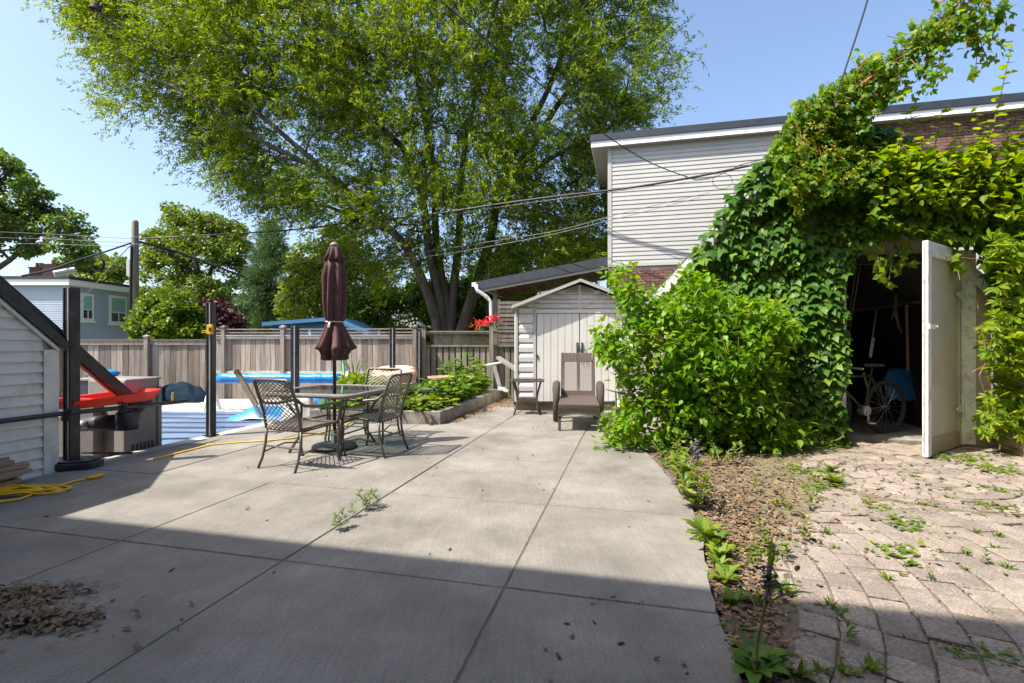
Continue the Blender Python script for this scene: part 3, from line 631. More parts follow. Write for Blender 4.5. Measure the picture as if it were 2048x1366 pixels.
# ------------------------------------------------------------------ clear panel posts along the patio edge
def post(u, v, hgt, wd, label, z=0.0, base=False, d=None):
    p = G(u, v, z) if d is None else Vector(((u - 1024) / F * d, d, z))
    t = thing('panel_post', label, 'post', p, -AL, 'black posts of the clear panel fence')
    b = MB(); b.box((0, 0, 0), wd, wd * .9, hgt); b.build('shaft', M['black'], t, bevel=.006)
    for s in (-1, 1):
        mb = MB(); mb.box((s * wd * .26, -wd * .47, .01), wd * .14, wd * .08, hgt - .02); mb.build('channel', M['steel'] if s > 0 else M['black'], t)
    mb = MB(); mb.box((0, 0, 0), wd * 1.5, wd * 1.5, .014); mb.build('foot_plate', M['black'], t)
    return p
p1 = post(143, 934, 1.86, .108, 'tall black panel post standing at the white shed corner')
p2 = post(422, 871, 1.84, .095, 'black panel post with a yellow clamp beside the blue pool cover')
p3 = post(590, 822, 1.80, .125, 'black panel post behind the back of the woven chair', d=9.7, z=-.19)
p4 = post(785, 790, 1.80, .11, 'black panel post in front of the fence by the orange float', d=11.4, z=-.19)
p5 = post(838, 790, 1.74, .11, 'black panel post against the post where the two fences meet', d=12.1, z=-.19)
b = MB(); v0 = []
for k in range(10):
    v0.append((math.cos(k * .628) * (.30 + .04 * math.sin(k * 2.3)), math.sin(k * .628) * (.17 + .02 * math.cos(k * 3)), 0))
b.prism([p1 + Vector(v) for v in v0], (0, 0, .065)); b.prism([p1 + Vector((v[0] * .86, v[1] * .86, .065)) for v in v0], (0, 0, .02)); o = b.build('post_base', M['plastic_dark'], None, bevel=.01); tag(o, 'dark rough base block under the post at the white shed corner', 'base')
cl = thing('yellow_clamp', 'yellow plastic clamp strapped to the black post', 'clamp', p2 + Vector((.03, -.07, 1.40)))
b = MB(); b.box((0, 0, 0), .075, .035, .13); b.build('body', M['yellow'], cl, bevel=.006)
b = MB(); b.box((0.01, -.02, .045), .03, .012, .045); b.build('window', M['plastic_dark'], cl)
for z in (.03, .05): b = MB(); b.tube([(-.04, 0, z), (-.11, -.01, z - .01), (-.11, .07, z)], .006, 5); b.build('strap', M['yellow'], cl)
def panel(pa, pb, h0, h1, label):
    d = (pb - pa); d.z = 0; l = d.length; d.normalize(); n = Vector((-d.y, d.x, 0)); z0 = min(pa.z, pb.z)
    b = MB(); b.obox(Vector((pa.x, pa.y, z0 + h0)) + d * .09, d * (l - .18), n * .006, Z * (h1 - h0)); return tag(b.build('clear_panel', M['clear']), label, 'panel')
b = MB(); b.obox(p2 + Vector((.06, .0, .03)), (.13, 0, 0), (0, .006, 0), (0, 0, 1.45)); tag(b.build('clear_panel', M['clear']), 'narrow strip of clear plastic sheet hung on the post with yellow clamp', 'panel')
# leaning clear panel with a worn wooden edge
lp = thing('leaning_panel', 'loose clear panel with worn wooden edge leaning behind the woven chair', 'panel', G(515, 842))
A = P(470, 742, 6.9); Bq = P(524, 835, 6.9); e = rel(A, lp); f = rel(Bq, lp); bk = Vector((-.06, .35, 0))
b = MB(); b.obox(f, e - f, bk, Vector((.006, .002, .003))); b.build('sheet', M['clear'], lp)
b = MB(); b.bar(f, e, .035, .035); b.build('edge', M['steel'], lp); b = MB(); b.bar(f + (e - f) * .25 + Vector((.035, 0, .01)), e + Vector((.03, 0, .02)), .045, .03); b.build('wooden_edge', M['timber'], lp)

# ------------------------------------------------------------------ fences
def board_mesh(wd, th, h, m):
    mb = MB(); mb.obox((-wd / 2, -th / 2, 0), (wd, 0, 0), (0, th, 0), (0, 0, h)); return mesh_of(mb, 'board', m)
def fpost(t, p, h, wd, m):
    mb = MB(); mb.obox(p + Vector((-wd / 2, -wd / 2, 0)), (wd, 0, 0), (0, wd, 0), (0, 0, h)); mb.build('post', m, t)
    mb = MB(); c = p + Z * h; w2 = wd * .68
    mb.add([c + Vector(v) for v in ((-w2, -w2, .002), (w2, -w2, .002), (w2, w2, .002), (-w2, w2, .002), (-w2, -w2, .035), (w2, -w2, .035), (w2, w2, .035), (-w2, w2, .035), (0, 0, .075))], [(3, 2, 1, 0), (0, 1, 5, 4), (1, 2, 6, 5), (2, 3, 7, 6), (3, 0, 4, 7), (4, 5, 8), (5, 6, 8), (6, 7, 8), (7, 4, 8)])
    mb.build('post_cap', M['plastic_dark'] if m is M['fence_green'] else M['fence'], t)
fl = thing('board_fence', 'grey weathered board fence behind the pool and the low shed', 'fence', (-13, 13.0, GZ))
bd = board_mesh(.142, .022, 1.50, M['fence']); x = 0
while x < 5.1: inst('board', bd, fl, (x, random.uniform(-.004, .004), random.uniform(0, .01)), (0, random.gauss(0, .003), 0)); x += .156
for z, hh_ in ((1.46, .11), (.12, .09)): b = MB(); b.obox((-.1, -.05, z), (5.25, 0, 0), (0, .035, 0), (0, 0, hh_)); b.build('rail', M['fence'], fl)
b = MB(); b.obox((-.1, -.07, 1.575), (5.25, 0, 0), (0, .14, 0), (0, 0, .035)); b.build('cap_rail', M['fence'], fl)
for u in (122, 297): fpost(fl, Vector(((u - 1024) / F * 13 + 13, -.06, 0)), 1.66, .10, M['fence'])
# back fence with open top
fa = Vector((P(432, 0, 12.9).x, 12.9, GZ)); fb_ = Vector((P(842, 0, 12.3).x, 12.3, GZ)); fd = (fb_ - fa); fll = fd.length; fd.normalize(); fr = math.atan2(fd.y, fd.x)
ft = thing('topped_fence', 'brown board fence with open rail top behind the blue pool roll', 'fence', fa, fr)
bd2 = board_mesh(.128, .02, .86, M['fence']); x = .08
while x < fll: inst('board', bd2, ft, (x, random.uniform(-.004, .004), .77), (0, random.gauss(0, .003), 0)); x += .137
bd3 = board_mesh(.14, .02, .70, M['fence']); x = .08
while x < fll: inst('board', bd3, ft, (x, 0, 0)); x += .146
for z, h_, dp in ((.70, .085, .05), (1.62, .075, .05), (1.70, .02, .10), (1.765, .035, .04), (1.85, .03, .08)):
    b = MB(); b.obox((0, -.035 - dp / 2, z), (fll, 0, 0), (0, dp, 0), (0, 0, h_)); b.build('rail', M['palewood'] if z < 1 or 1.6 < z < 1.71 else M['fence'], ft)
for u in (438, 566, 838): q = Vector((P(u, 0, 12.6).x - fa.x, 0, 0)).length; fpost(ft, Vector((q, -.05, 0)), 1.90, .10, M['fence'])
for u in (620, 763): b = MB(); b.obox((P(u, 0, 12.6).x - fa.x, -.06, 1.72), (.06, 0, 0), (0, .04, 0), (0, 0, .13)); b.build('baluster', M['fence'], ft)
# lattice topped fence by the shed
fx0 = P(848, 0, 12.3).x; lf = thing('lattice_fence', 'greenish board fence with diagonal lattice top between post and shed', 'fence', (fx0, 12.3, GZ))
W2 = 5.0; bd4 = board_mesh(.115, .022, 1.42, M['fence_green']); x = .09; k = 0
while x < W2: inst('board', bd4, lf, (x, 0 if k % 2 == 0 else 0.0, 0), (0, random.gauss(0, .002), 0)); x += .153; k += 1
bd5 = board_mesh(.115, .02, 1.42, M['fence_green']); x = .165
while x < W2: inst('board', bd5, lf, (x, .09, 0)); x += .153
for z in (1.42, 1.74): b = MB(); b.obox((0, -.05, z), (W2, 0, 0), (0, .05, 0), (0, 0, .045)); b.build('rail', M['fence_green'], lf)
b = MB(); b.obox((0, -.07, 1.787), (W2, 0, 0), (0, .10, 0), (0, 0, .025)); b.build('cap_rail', M['fence_green'], lf)
b = MB()
for s in (-1, 1):
    x = -.3
    while x < W2:
        xa, xb = (x, x + .28) if s > 0 else (x + .28, x)
        if min(xa, xb) > 0.02 and max(xa, xb) < W2: b.bar((xa, -.022 + .006 * s, 1.465), (xb, -.022 + .006 * s, 1.74), .006, .022, up=(0, 1, 0))
        x += .062
b.build('lattice', M['fence_green'], lf, kind='stuff')
for u, hq in ((848, 1.98), (983, 2.06)): fpost(lf, Vector((P(u, 0, 12.3).x - fx0, -.06, 0)), hq - .08, .10, M['fence_green'])

# ------------------------------------------------------------------ buildings beyond the fence
bh = thing('blue_house', 'pale blue sided house with flat roof and two windows past the fence', 'house', (P(137, 0, 28).x, 28, GZ))
zt = H + 112 / F * 28 - GZ; Y_ = Vector((0, 1, 0)); X_ = Vector((1, 0, 0))
b = MB(); b.obox((-6, .02, 0), (5.98, 0, 0), (0, 5.0, 0), (0, 0, zt)); b.build('wall', M['siding_blue'], bh)
laps(bh, Vector((0, 0, 0)), Y_, X_, 1.2, zt, .13, lambda z: (0, 5.0), M['siding_blue'], th=.02)
laps(bh, Vector((0, 0, 0)), -X_, -Y_, 1.2, zt, .13, lambda z: (0, 6), M['siding_blue'], th=.02)
b = MB(); b.obox((-6.2, -.25, zt), (6.45, 0, 0), (0, 5.5, 0), (0, 0, .34)); b.build('fascia', M['fascia'], bh)
b = MB(); b.obox((-6.25, -.30, zt + .34), (6.55, 0, 0), (0, 5.6, 0), (0, 0, .16)); b.build('roof', M['roofblack'], bh)
for u0, u1, v0_, v1_ in ((160, 186, 587, 642), (217, 252, 592, 648)):
    def yy(u): return bh.location.x / ((u - 1024) / F) - 28
    ya, yb = yy(u0), yy(u1); dm = 28 + (ya + yb) / 2; z1 = H + (683 - v0_) / F * dm - GZ; z0 = H + (683 - v1_) / F * dm - GZ
    wn = MB(); wn.obox((.02, ya, z0), (.05, 0, 0), (0, yb - ya, 0), (0, 0, z1 - z0)); wn = wn.build('window', M['white'], bh)
    fw = .16
    b = MB(); b.obox((.07, ya + fw, z0 + fw), (.012, 0, 0), (0, yb - ya - 2 * fw, 0), (0, 0, (z1 - z0) * .30)); b.build('pane', M['pane'], wn)
    b = MB(); b.obox((.07, ya + fw, z0 + fw + (z1 - z0) * .34), (.012, 0, 0), (0, yb - ya - 2 * fw, 0), (0, 0, (z1 - z0) * .66 - 2 * fw)); b.build('blind', M['blind'], wn)
    b = MB(); b.obox((.08, (ya + yb) / 2 - .03, z0 + fw), (.015, 0, 0), (0, .06, 0), (0, 0, (z1 - z0) * .30)); b.build('mullion', M['white'], wn)
    b = MB(); b.obox((.02, ya - .08, z0 - .1), (.12, 0, 0), (0, yb - ya + .16, 0), (0, 0, .1)); b.build('sill', M['fascia'], wn)
for (u0, u1, vt, dd_, nm) in ((58, 82, 536, 36, 'short brick chimney with clay pot above the pale blue house'), (84, 112, 530, 35, 'tall brick chimney with capped pot above the pale blue house')):
    p0 = P(u0, vt, dd_); w_ = (u1 - u0) / F * dd_; ch = thing('chimney', nm, 'chimney', (p0.x, dd_, GZ))
    b = MB(); b.obox((0, 0, 0), (w_, 0, 0), (0, .7, 0), (0, 0, p0.z - GZ)); b.obox((-.05, -.05, p0.z - GZ), (w_ + .1, 0, 0), (0, .8, 0), (0, 0, .08)); b.build('stack', M['brick'], ch)
    for k in range(2 if nm[0] == 's' else 1): b = MB(); b.lathe((w_ * .5 + (k - .5) * .3 * (nm[0] == 's'), .35, p0.z - GZ + .08), [(.13, 0), (.10, .28), (.12, .30), (.12, .34)], 10); b.build('pot', M['terracotta'], ch)
def rowhouse(u0, u1, vr, ve, dd_, label):
    x0 = P(u0, 0, dd_).x; x1 = P(u1, 0, dd_).x; ze = P(0, ve, dd_).z - GZ; zr_ = P(0, vr, dd_ + 3).z - GZ
    t = thing('row_house', label, 'house', (x0, dd_, GZ)); w_ = x1 - x0
    b = MB(); b.obox((0, 0, 0), (w_, 0, 0), (0, 6, 0), (0, 0, ze)); b.build('wall', M['brick'], t)
    b = MB(); b.prism([(0, -.3, ze), (0, 3, zr_), (0, 6.3, ze)], (w_, 0, 0)); b.build('roof', M['shingle'], t)
    b = MB(); b.obox((0, -.38, ze - .05), (w_, 0, 0), (0, .08, 0), (0, 0, .16)); b.build('eave', M['fascia'], t)
    b = MB(); b.obox((w_ * .75, 2.6, zr_ - .5), (.7, 0, 0), (0, .6, 0), (0, 0, 1.1)); b.build('chimney', M['brick'], t)
    for k in range(3): b = MB(); b.obox((w_ * (.15 + .28 * k), -.03, ze - 1.6), (.9, 0, 0), (0, .05, 0), (0, 0, 1.2)); b.build('window', M['pane'], t)
rowhouse(258, 392, 571, 600, 40, 'brick row house with grey shingle roof behind the utility pole')
rowhouse(394, 500, 592, 616, 44, 'brick row house with low grey roof behind the purple shrub')
bs = thing('blue_shed', 'blue painted shed with flat sloping roof behind the topped fence', 'shed', (P(545, 0, 16).x, 16, GZ))
z_ = P(0, 651, 16).z - GZ; z2_ = P(0, 643, 16).z - GZ
b = MB(); b.prism([(0, 0, 0), (2.9, 0, 0), (2.9, 0, z_ - .2), (2.0, 0, z2_), (0, 0, z_)], (0, 2, 0)); b.build('wall', M['bluepaint'], bs)
for k in range(10): b = MB(); b.obox((0, -.02, .4 + k * .13), (2.9 if k < 9 else 2.3, 0, 0), (0, .018, 0), (0, 0, .122)); b.build('board', M['bluepaint'], bs)
b = MB(); b.prism([(-.25, -.2, z_ - .02), (2.0, -.2, z2_ + .02), (2.0, -.2, z2_ + .14), (-.25, -.2, z_ + .1)], (0, 2.5, 0)); b.prism([(2.0, -.2, z2_ + .02), (3.2, -.2, z_ - .36), (3.2, -.2, z_ - .26), (2.0, -.2, z2_ + .14)], (0, 2.5, 0)); b.build('roof', M['bluepaint'], bs)
# utility pole
up_ = thing('utility_pole', 'weathered round utility pole carrying black cables', 'utility pole', (P(270, 0, 20).x, 20, GZ))
zt = P(0, 440, 20).z - GZ
b = MB(); b.lathe((0, 0, 0), [(.17, 0), (.125, zt - .1), (.10, zt - .02), (.05, zt)], 14); b.build('shaft', M['pole'], up_, smooth=True)
b = MB(); b.box((-.17, -.08, P(0, 553, 20).z - GZ), .14, .14, .68); b.build('junction_box', M['shedtrim'], up_, bevel=.01)
b = MB(); b.tube([(-.06, -.15, .5), (-.06, -.16, 3.5), (-.02, -.15, zt - 1.1)], .05, 7); b.build('riser', M['wire'], up_)
b = MB(); b.lathe((0, 0, zt - 1.02), [(.15, 0), (.15, .06)], 12); b.lathe((0, 0, zt - .72), [(.145, 0), (.145, .05)], 12); b.build('band', M['steel'], up_)
PT = Vector((P(270, 0, 20).x, 20, 0))

# ------------------------------------------------------------------ trees
def px(pts, d, jit=0): return [P(u, v, d + (dq if False else 0) + jit * math.sin(i * 1.7)) for i, (u, v) in enumerate(pts)]
def limb(pts, d, d1, r0, r1):
    n = len(pts) - 1; return ([P(u, v, d + (d1 - d) * i / n) for i, (u, v) in enumerate(pts)], r0, r1)
WP = [(130, -60), (128, 12), (175, 60), (200, 120), (205, 232), (262, 228), (322, 200), (372, 238), (345, 330), (400, 340), (432, 300), (455, 372), (520, 392), (545, 430), (600, 440), (655, 420), (700, 470), (730, 540), (800, 575), (860, 530), (940, 530), (1030, 575), (1120, 560), (1208, 520), (1205, 380), (1190, 300), (1262, 268), (1312, 215), (1345, 160), (1332, 60), (1318, -20), (1250, -230), (1000, -380), (650, -380), (300, -240)]
WD = 17.0
wl = [limb([(880, 700), (872, 640), (838, 545), (800, 480), (740, 425), (660, 350), (590, 290), (480, 200), (300, 95), (190, 20)], WD, 15.2, .21, .03),
      limb([(888, 690), (880, 610), (858, 500), (845, 400), (815, 310), (760, 250), (730, 190), (660, 110), (560, -20), (480, -140)], WD, 16.0, .19, .04),
      limb([(893, 690), (890, 600), (872, 480), (866, 330), (838, 180), (822, 40), (800, -150)], WD, 17.5, .20, .04),
      limb([(899, 690), (905, 590), (917, 490), (920, 420), (925, 330), (948, 200), (972, 90), (1000, -40), (1010, -200)], WD, 18.5, .19, .04),
      limb([(912, 700), (930, 640), (962, 540), (985, 460), (1000, 360), (1050, 270), (1100, 170), (1150, 40), (1190, -80)], WD, 17.0, .24, .05),
      limb([(1000, 375), (1060, 300), (1130, 190), (1200, 130), (1270, 60)], 17.0, 18.5, .17, .03),
      limb([(985, 430), (1060, 345), (1150, 290), (1250, 240)], 17.0, 15.8, .15, .03),
      limb([(700, 385), (620, 330), (500, 270), (400, 200), (290, 150)], 16.0, 15.0, .11, .015),
      limb([(660, 350), (590, 320), (500, 310), (420, 285)], 15.8, 16.5, .08, .012),
      limb([(780, 460), (720, 440), (640, 410), (560, 420)], 16.6, 18.0, .11, .02)]
outline_tree('willow_tree', 'huge spreading willow with several leaning grey trunks behind the fences', WP, WD, 3.2, 2650, wl, T_DIAMOND, LM['willow'], 19, .36, .135, M['bark'], .010, gap=.35, droop=.62, strands=14, gs=.6)
t1 = [(-190, 330), (-120, 280), (-20, 300), (30, 318), (72, 350), (110, 400), (150, 402), (186, 442), (188, 500), (160, 532), (80, 520), (0, 500), (-190, 540)]
outline_tree('maple_tree', 'broad green tree behind the pale blue house roof', t1, 36, 3.5, 520, [limb([(-60, 690), (-50, 560), (0, 480), (60, 430), (120, 420)], 36, 36, .5, .08), limb([(-50, 570), (-110, 450), (-150, 350)], 36, 37, .35, .08), limb([(-45, 560), (20, 520), (80, 470), (160, 470)], 36, 34, .25, .05), limb([(-50, 560), (-20, 420), (10, 350)], 36, 36, .3, .05)], T_BROAD, LM['maple'], 50, .52, .23, M['bark_dark'], .025, gap=.48, gs=.5, cat='tree')
t1b = [(130, 520), (185, 510), (240, 505), (255, 540), (235, 570), (170, 580), (120, 560)]
outline_tree('street_tree', 'loose green tree between the pale blue house and utility pole', t1b, 46, 2.5, 70, [limb([(190, 690), (192, 600), (190, 540)], 46, 46, .3, .06)], T_BROAD, LM['far'], 70, .7, .3, M['bark_dark'], .03, gap=.32, cat='tree')
t2 = [(288, 520), (292, 470), (322, 430), (345, 388), (372, 392), (400, 425), (450, 440), (488, 450), (500, 520), (505, 590), (470, 650), (330, 660), (285, 610)]
outline_tree('leafy_tree', 'tall leafy green tree right of the utility pole', t2, 33, 3, 620, [limb([(410, 700), (405, 600), (385, 500), (355, 410)], 33, 33, .35, .05), limb([(405, 600), (430, 520), (470, 460)], 33, 33, .22, .04), limb([(400, 560), (340, 500), (310, 460)], 33, 33, .2, .04)], T_BROAD, LM['far'], 46, .42, .19, M['bark_dark'], .018, gap=.50, gs=.6, cat='tree')
pt_ = [(538, 438), (550, 470), (572, 500), (590, 545), (600, 600), (610, 660), (470, 660), (480, 610), (500, 560), (512, 500), (526, 470)]
outline_tree('pine_tree', 'dark blue green pine with upright tip behind the blue shed', pt_, 25, 1.5, 240, [limb([(542, 700), (541, 560), (538, 440)], 25, 25, .2, .02)], T_NEEDLE, LM['pine'], 170, .40, .30, M['bark_dark'], .018, gap=.42, gs=1.2, droop=-.7, cat='tree')
t4 = [(570, 530), (600, 480), (650, 455), (705, 460), (745, 500), (770, 570), (840, 600), (870, 670), (560, 670), (560, 600)]
outline_tree('yellow_green_tree', 'yellow green tree behind the closed umbrella', t4, 22, 2.4, 560, [limb([(670, 700), (665, 600), (650, 500)], 22, 22, .2, .03), limb([(665, 600), (720, 540), (740, 510)], 22, 22, .14, .03), limb([(666, 620), (610, 560), (590, 520)], 22, 22, .12, .03)], T_BROAD, LM['far2'], 58, .34, .12, M['bark_dark'], .011, gap=.46, gs=.7, cat='tree')
t5 = [(930, 560), (980, 500), (1060, 470), (1150, 480), (1212, 478), (1213, 520), (1190, 545), (1080, 580), (1010, 650), (940, 660)]
outline_tree('background_tree', 'dark green tree between the willow trunks and the porch roof', t5, 24, 2.2, 520, [limb([(1040, 700), (1050, 600), (1090, 500)], 24, 24, .25, .03), limb([(1045, 620), (990, 560), (970, 540)], 24, 24, .15, .03), limb([(1050, 600), (1140, 530), (1190, 510)], 24, 24, .15, .03)], T_BROAD, LM['maple'], 60, .4, .16, M['bark_dark'], .013, gap=.25, cat='tree')
t6 = [(690, 590), (780, 560), (880, 570), (960, 560), (1035, 600), (1040, 730), (690, 730)]
outline_tree('hedge_bush', 'green hedge growing low around the willow trunks', t6, 20, 1.2, 420, [limb([(740, 700), (750, 640)], 20, 20, .08, .02), limb([(830, 700), (830, 630)], 20, 20, .08, .02), limb([(950, 700), (950, 620)], 20, 20, .08, .02)], T_BROAD, LM['bush'], 110, .40, .13, M['bark_dark'], .01, gap=.2, cat='hedge')
b1 = [(265, 650), (275, 615), (300, 590), (335, 582), (372, 592), (400, 620), (405, 655), (390, 690), (270, 690)]
outline_tree('round_bush', 'bright green rounded bush behind the grey board fence', b1, 15, .9, 150, [limb([(335, 730), (335, 680), (338, 640)], 15, 15, .06, .015), limb([(335, 690), (300, 640)], 15, 15, .03, .01), limb([(335, 690), (375, 640)], 15, 15, .03, .01)], T_BROAD, LM['bush'], 90, .24, .105, M['bark_dark'], .006, cat='bush')
b2 = [(392, 640), (402, 612), (430, 600), (462, 618), (485, 640), (480, 690), (392, 690)]
outline_tree('purple_shrub', 'dark purple leaved shrub behind the fence corner', b2, 17, .8, 90, [limb([(440, 730), (440, 640), (436, 612)], 17, 17, .05, .01), limb([(440, 680), (470, 640)], 17, 17, .03, .01)], T_BROAD, LM['purple'], 55, .26, .11, M['bark_dark'], .006, gap=.15, cat='shrub')

# ------------------------------------------------------------------ plastic shed
SD = 9.32; sx0 = P(1030, 0, SD).x; sx1 = P(1288, 0, SD).x; SW = sx1 - sx0; ZW = 1.96; ZK = H + (683 - 563) / F * SD; SDP = 1.9
ps = thing('plastic_shed', 'cream plastic garden shed with peaked roof and double doors', 'shed', (sx0, SD, 0))
b = MB(); b.obox((-.02, .01, -.03), (SW + .04, 0, 0), (0, SDP, 0), (0, 0, .15)); b.build('base', M['timber'], ps)
b = MB(); b.obox((-.03, -.04, .122), (SW + .06, 0, 0), (0, SDP, 0), (0, 0, .035)); b.build('sill', M['plastic_dark'], ps)
b = MB(); b.prism([(0, .02, .15), (SW, .02, .15), (SW, .02, ZW), (SW / 2, .02, ZK - .05), (0, .02, ZW)], (0, SDP - .1, 0)); b.build('wall', M['shed'], ps)
for xa, xb in ((.07, .34), (SW - .34, SW - .07)):
    z = .17
    while z < ZW - .1:
        zt_ = min(z + .178, ZW - .06); mb = MB()
        mb.add([(xa, .02, z), (xb, .02, z), (xb, -.022, z + .012), (xa, -.022, z + .012), (xb, -.028, z + .10), (xa, -.028, z + .10), (xb, -.006, zt_), (xa, -.006, zt_), (xb, .02, zt_), (xa, .02, zt_)], [(0, 1, 2, 3), (3, 2, 4, 5), (5, 4, 6, 7), (7, 6, 8, 9), (0, 3, 5, 7, 9), (1, 8, 6, 4, 2)]); mb.build('siding_panel', M['shed'], ps); z += .184
for xa in (0, .345, SW - .395, SW - .06): b = MB(); b.obox((xa, -.035, .157), (.055, 0, 0), (0, .06, 0), (0, 0, ZW - .2 + .04)); b.build('trim', M['shedtrim'], ps, bevel=.006)
dx0, dx1 = .41, SW - .41; dm_ = (dx0 + dx1) / 2; DT = 1.83
for s in (0, 1):
    xa, xb = (dx0, dm_ - .006) if s == 0 else (dm_ + .006, dx1)
    d_ = MB(); d_.obox((xa, -.012, .16), (xb - xa, 0, 0), (0, .02, 0), (0, 0, DT - .16)); d_ = d_.build('door', M['shedtrim'], ps)
    n = 6; wv = (xb - xa) / n
    for k in range(n): mb = MB(); mb.obox((xa + k * wv + .006, -.024, .17), (wv - .010, 0, 0), (0, .014, 0), (0, 0, DT - .18)); mb.build('panel', M['shed'], d_, bevel=.003)
    xh = dm_ + (-.045 if s == 0 else .045)
    mb = MB(); mb.tube([(xh, -.024, 1.02), (xh, -.07, 1.04), (xh, -.07, 1.22), (xh, -.024, 1.25)], .014, 6); mb.box((xh, -.03, 1.00), .036, .014, .28); mb.build('handle', M['plastic_dark'], d_)
    mb = MB(); xq = dx0 + .012 if s == 0 else dx1 - .012; mb.box((xq, -.03, .98), .024, .02, .07); mb.build('hinge', M['plastic_dark'], d_)
b = MB(); b.obox((.30, -.03, DT + .005), (SW - .60, 0, 0), (0, .05, 0), (0, 0, .075)); b.build('header', M['shed'], ps, bevel=.005)
for z, hw in ((1.935, .98), (2.02, .78), (2.105, .58), (2.19, .38)):
    mb = MB(); mb.obox((SW / 2 - hw, -.008, z), (2 * hw, 0, 0), (0, .03, 0), (0, 0, .072)); mb.build('gable_panel', M['shed'], ps)
for s in (-1, 1):
    for k in range(6): mb = MB(); mb.obox((SW / 2 + (.03 if s > 0 else -.27 + .03 * k), -.022, 2.215 + k * .022), (.24 - .03 * k, 0, 0), (0, .03, 0), (0, 0, .010)); mb.build('vent_slat', M['shedtrim'], ps)
    mb = MB(); mb.bar((SW / 2 + s * .05, -.014, 1.94), (SW / 2 + s * .42, -.014, 2.17), .012, .012); mb.build('gable_brace', M['shed'], ps)
b = MB(); b.obox((SW / 2 - .02, -.02, 1.915), (.04, 0, 0), (0, .02, 0), (0, 0, ZK - 1.99)); b.build('gable_post', M['shed'], ps)
for s in (-1, 1):
    xe = -.07 if s < 0 else SW + .07; zl = ZW - .02
    b = MB(); b.prism([(SW / 2, -.16, ZK), (xe, -.16, zl), (xe, -.16, zl + .035), (SW / 2, -.16, ZK + .04)], (0, SDP + .25, 0)); b.build('roof', M['plastic_grey'], ps)
    b = MB(); b.prism([(SW / 2, -.175, ZK - .02), (xe, -.175, zl - .03), (xe, -.175, zl + .025), (SW / 2, -.175, ZK + .032)], (0, .014, 0)); b.build('bargeboard', M['shedtrim'], ps)

# ------------------------------------------------------------------ raised bed
K0 = G(881, 849); K1 = Vector((-3.25, 7.90, 0)); K2 = K0 + E1 * 4.35; K2b = Vector((K1.x - .1, 11.9, 0))
def curb(pa, pb, wd, h, name, side):
    d = (pb - pa).normalized(); n = Vector((-d.y, d.x, 0)) * side
    mb = MB(); mb.obox(pa - Z * .1, pb - pa, n * wd, Z * (h + .1)); return mb
bed = thing('raised_bed', 'raised garden bed with mottled concrete curb beside the patio', 'planter bed', K0)
zz = lambda p: rel(p, bed)
b = curb(zz(K1), zz(K0), .16, .205, 'c', 1); b.build('curb', M['curb'], bed, bevel=.012)
b = curb(zz(K0) + E1 * .003 - (K0 - K1).normalized() * .001, zz(K2), .16, .20, 'c', 1); b.build('curb', M['curb'], bed, bevel=.012)
b = MB(); b.prism([zz(K1) + Vector((.1, .1, -.1)), zz(K0) + Vector((-.1, .1, -.1)), zz(K2) + Vector((-.12, 0, -.1)), zz(K2b) + Vector((.1, 0, -.1))], (0, 0, .25)); b.build('soil', M['soil'], bed)
# leafy growth in the bed
def bed_plant(poly, n, hmin, hmax, size, name, label, m='bed'):
    pts = []
    lo = np.min(poly, 0); hi = np.max(poly, 0)
    while len(pts) < n:
        x, y = rng.uniform(lo, hi)
        if in_poly(np.array([x]), np.array([y]), poly)[0]: pts.append((x, y))
    pts = np.array(pts); t = thing(name, label, 'plant'); mb = MB(); pos = []; ax = []
    for (x, y) in pts:
        h = rng.uniform(hmin, hmax) * (.8 + .5 * noise.noise(Vector((x * 2, y * 2, 0)))); lean = rng.normal(0, .12, 2)
        mb.tube([(x, y, .12), (x + lean[0] * .5, y + lean[1] * .5, .14 + h * .5), (x + lean[0], y + lean[1], .14 + h)], [.006, .005, .003], 4, caps=False)
        k = int(14 + 26 * h)
        for q in range(k):
            tq = rng.uniform(.25, 1); an = rng.uniform(0, 6.28)
            pos.append((x + lean[0] * tq + math.cos(an) * .03, y + lean[1] * tq + math.sin(an) * .03, .14 + h * tq)); ax.append((math.cos(an), math.sin(an), rng.uniform(-.3, .5)))
    mb.build('stems', M['stem'], t, kind='stuff')
    n_ = len(pos); leaf_obj('leaves', T_OVATE, pos, ax, rdir(n_, 2.0, .6), rng.uniform(.7, 1.3, n_) * size, LM[m], t)
    return t
q0 = K0; 
def bq(s, o): p = K0 + E1 * s + Vector((-1, 0, 0)) * o; return (p.x, p.y)
bed_plant([bq(.18, .2), bq(.9, .18), bq(1.3, .9), bq(.45, 1.4), bq(.22, 1.2)], 150, .14, .26, .10, 'mint_patch', 'bright light green mint filling the front of the raised bed', 'weed')
bed_plant([bq(.9, .18), bq(3.2, .18), bq(3.3, .8), bq(1.6, 1.0)], 230, .26, .50, .11, 'herb_patch', 'mid green leafy herbs along the raised bed curb near the shed')
bed_plant([bq(.5, 1.0), bq(1.3, .85), bq(1.5, 1.5), bq(.7, 1.8)], 26, .38, .66, .13, 'tall_herbs', 'taller dark green leafy plant in front of the terracotta bowls')
bed_plant([bq(3.0, .35), bq(3.6, .35), bq(3.7, 1.15), bq(3.1, 1.15)], 16, .75, .98, .12, 'nettle_clump', 'tall upright leafy stalks growing against the lattice fence')
bed_plant([(-3.1, 8.0), (-2.2, 7.95), (-2.2, 8.7), (-3.1, 8.8)], 55, .12, .28, .11, 'bed_greens', 'low green plants in the raised bed behind the glass table')
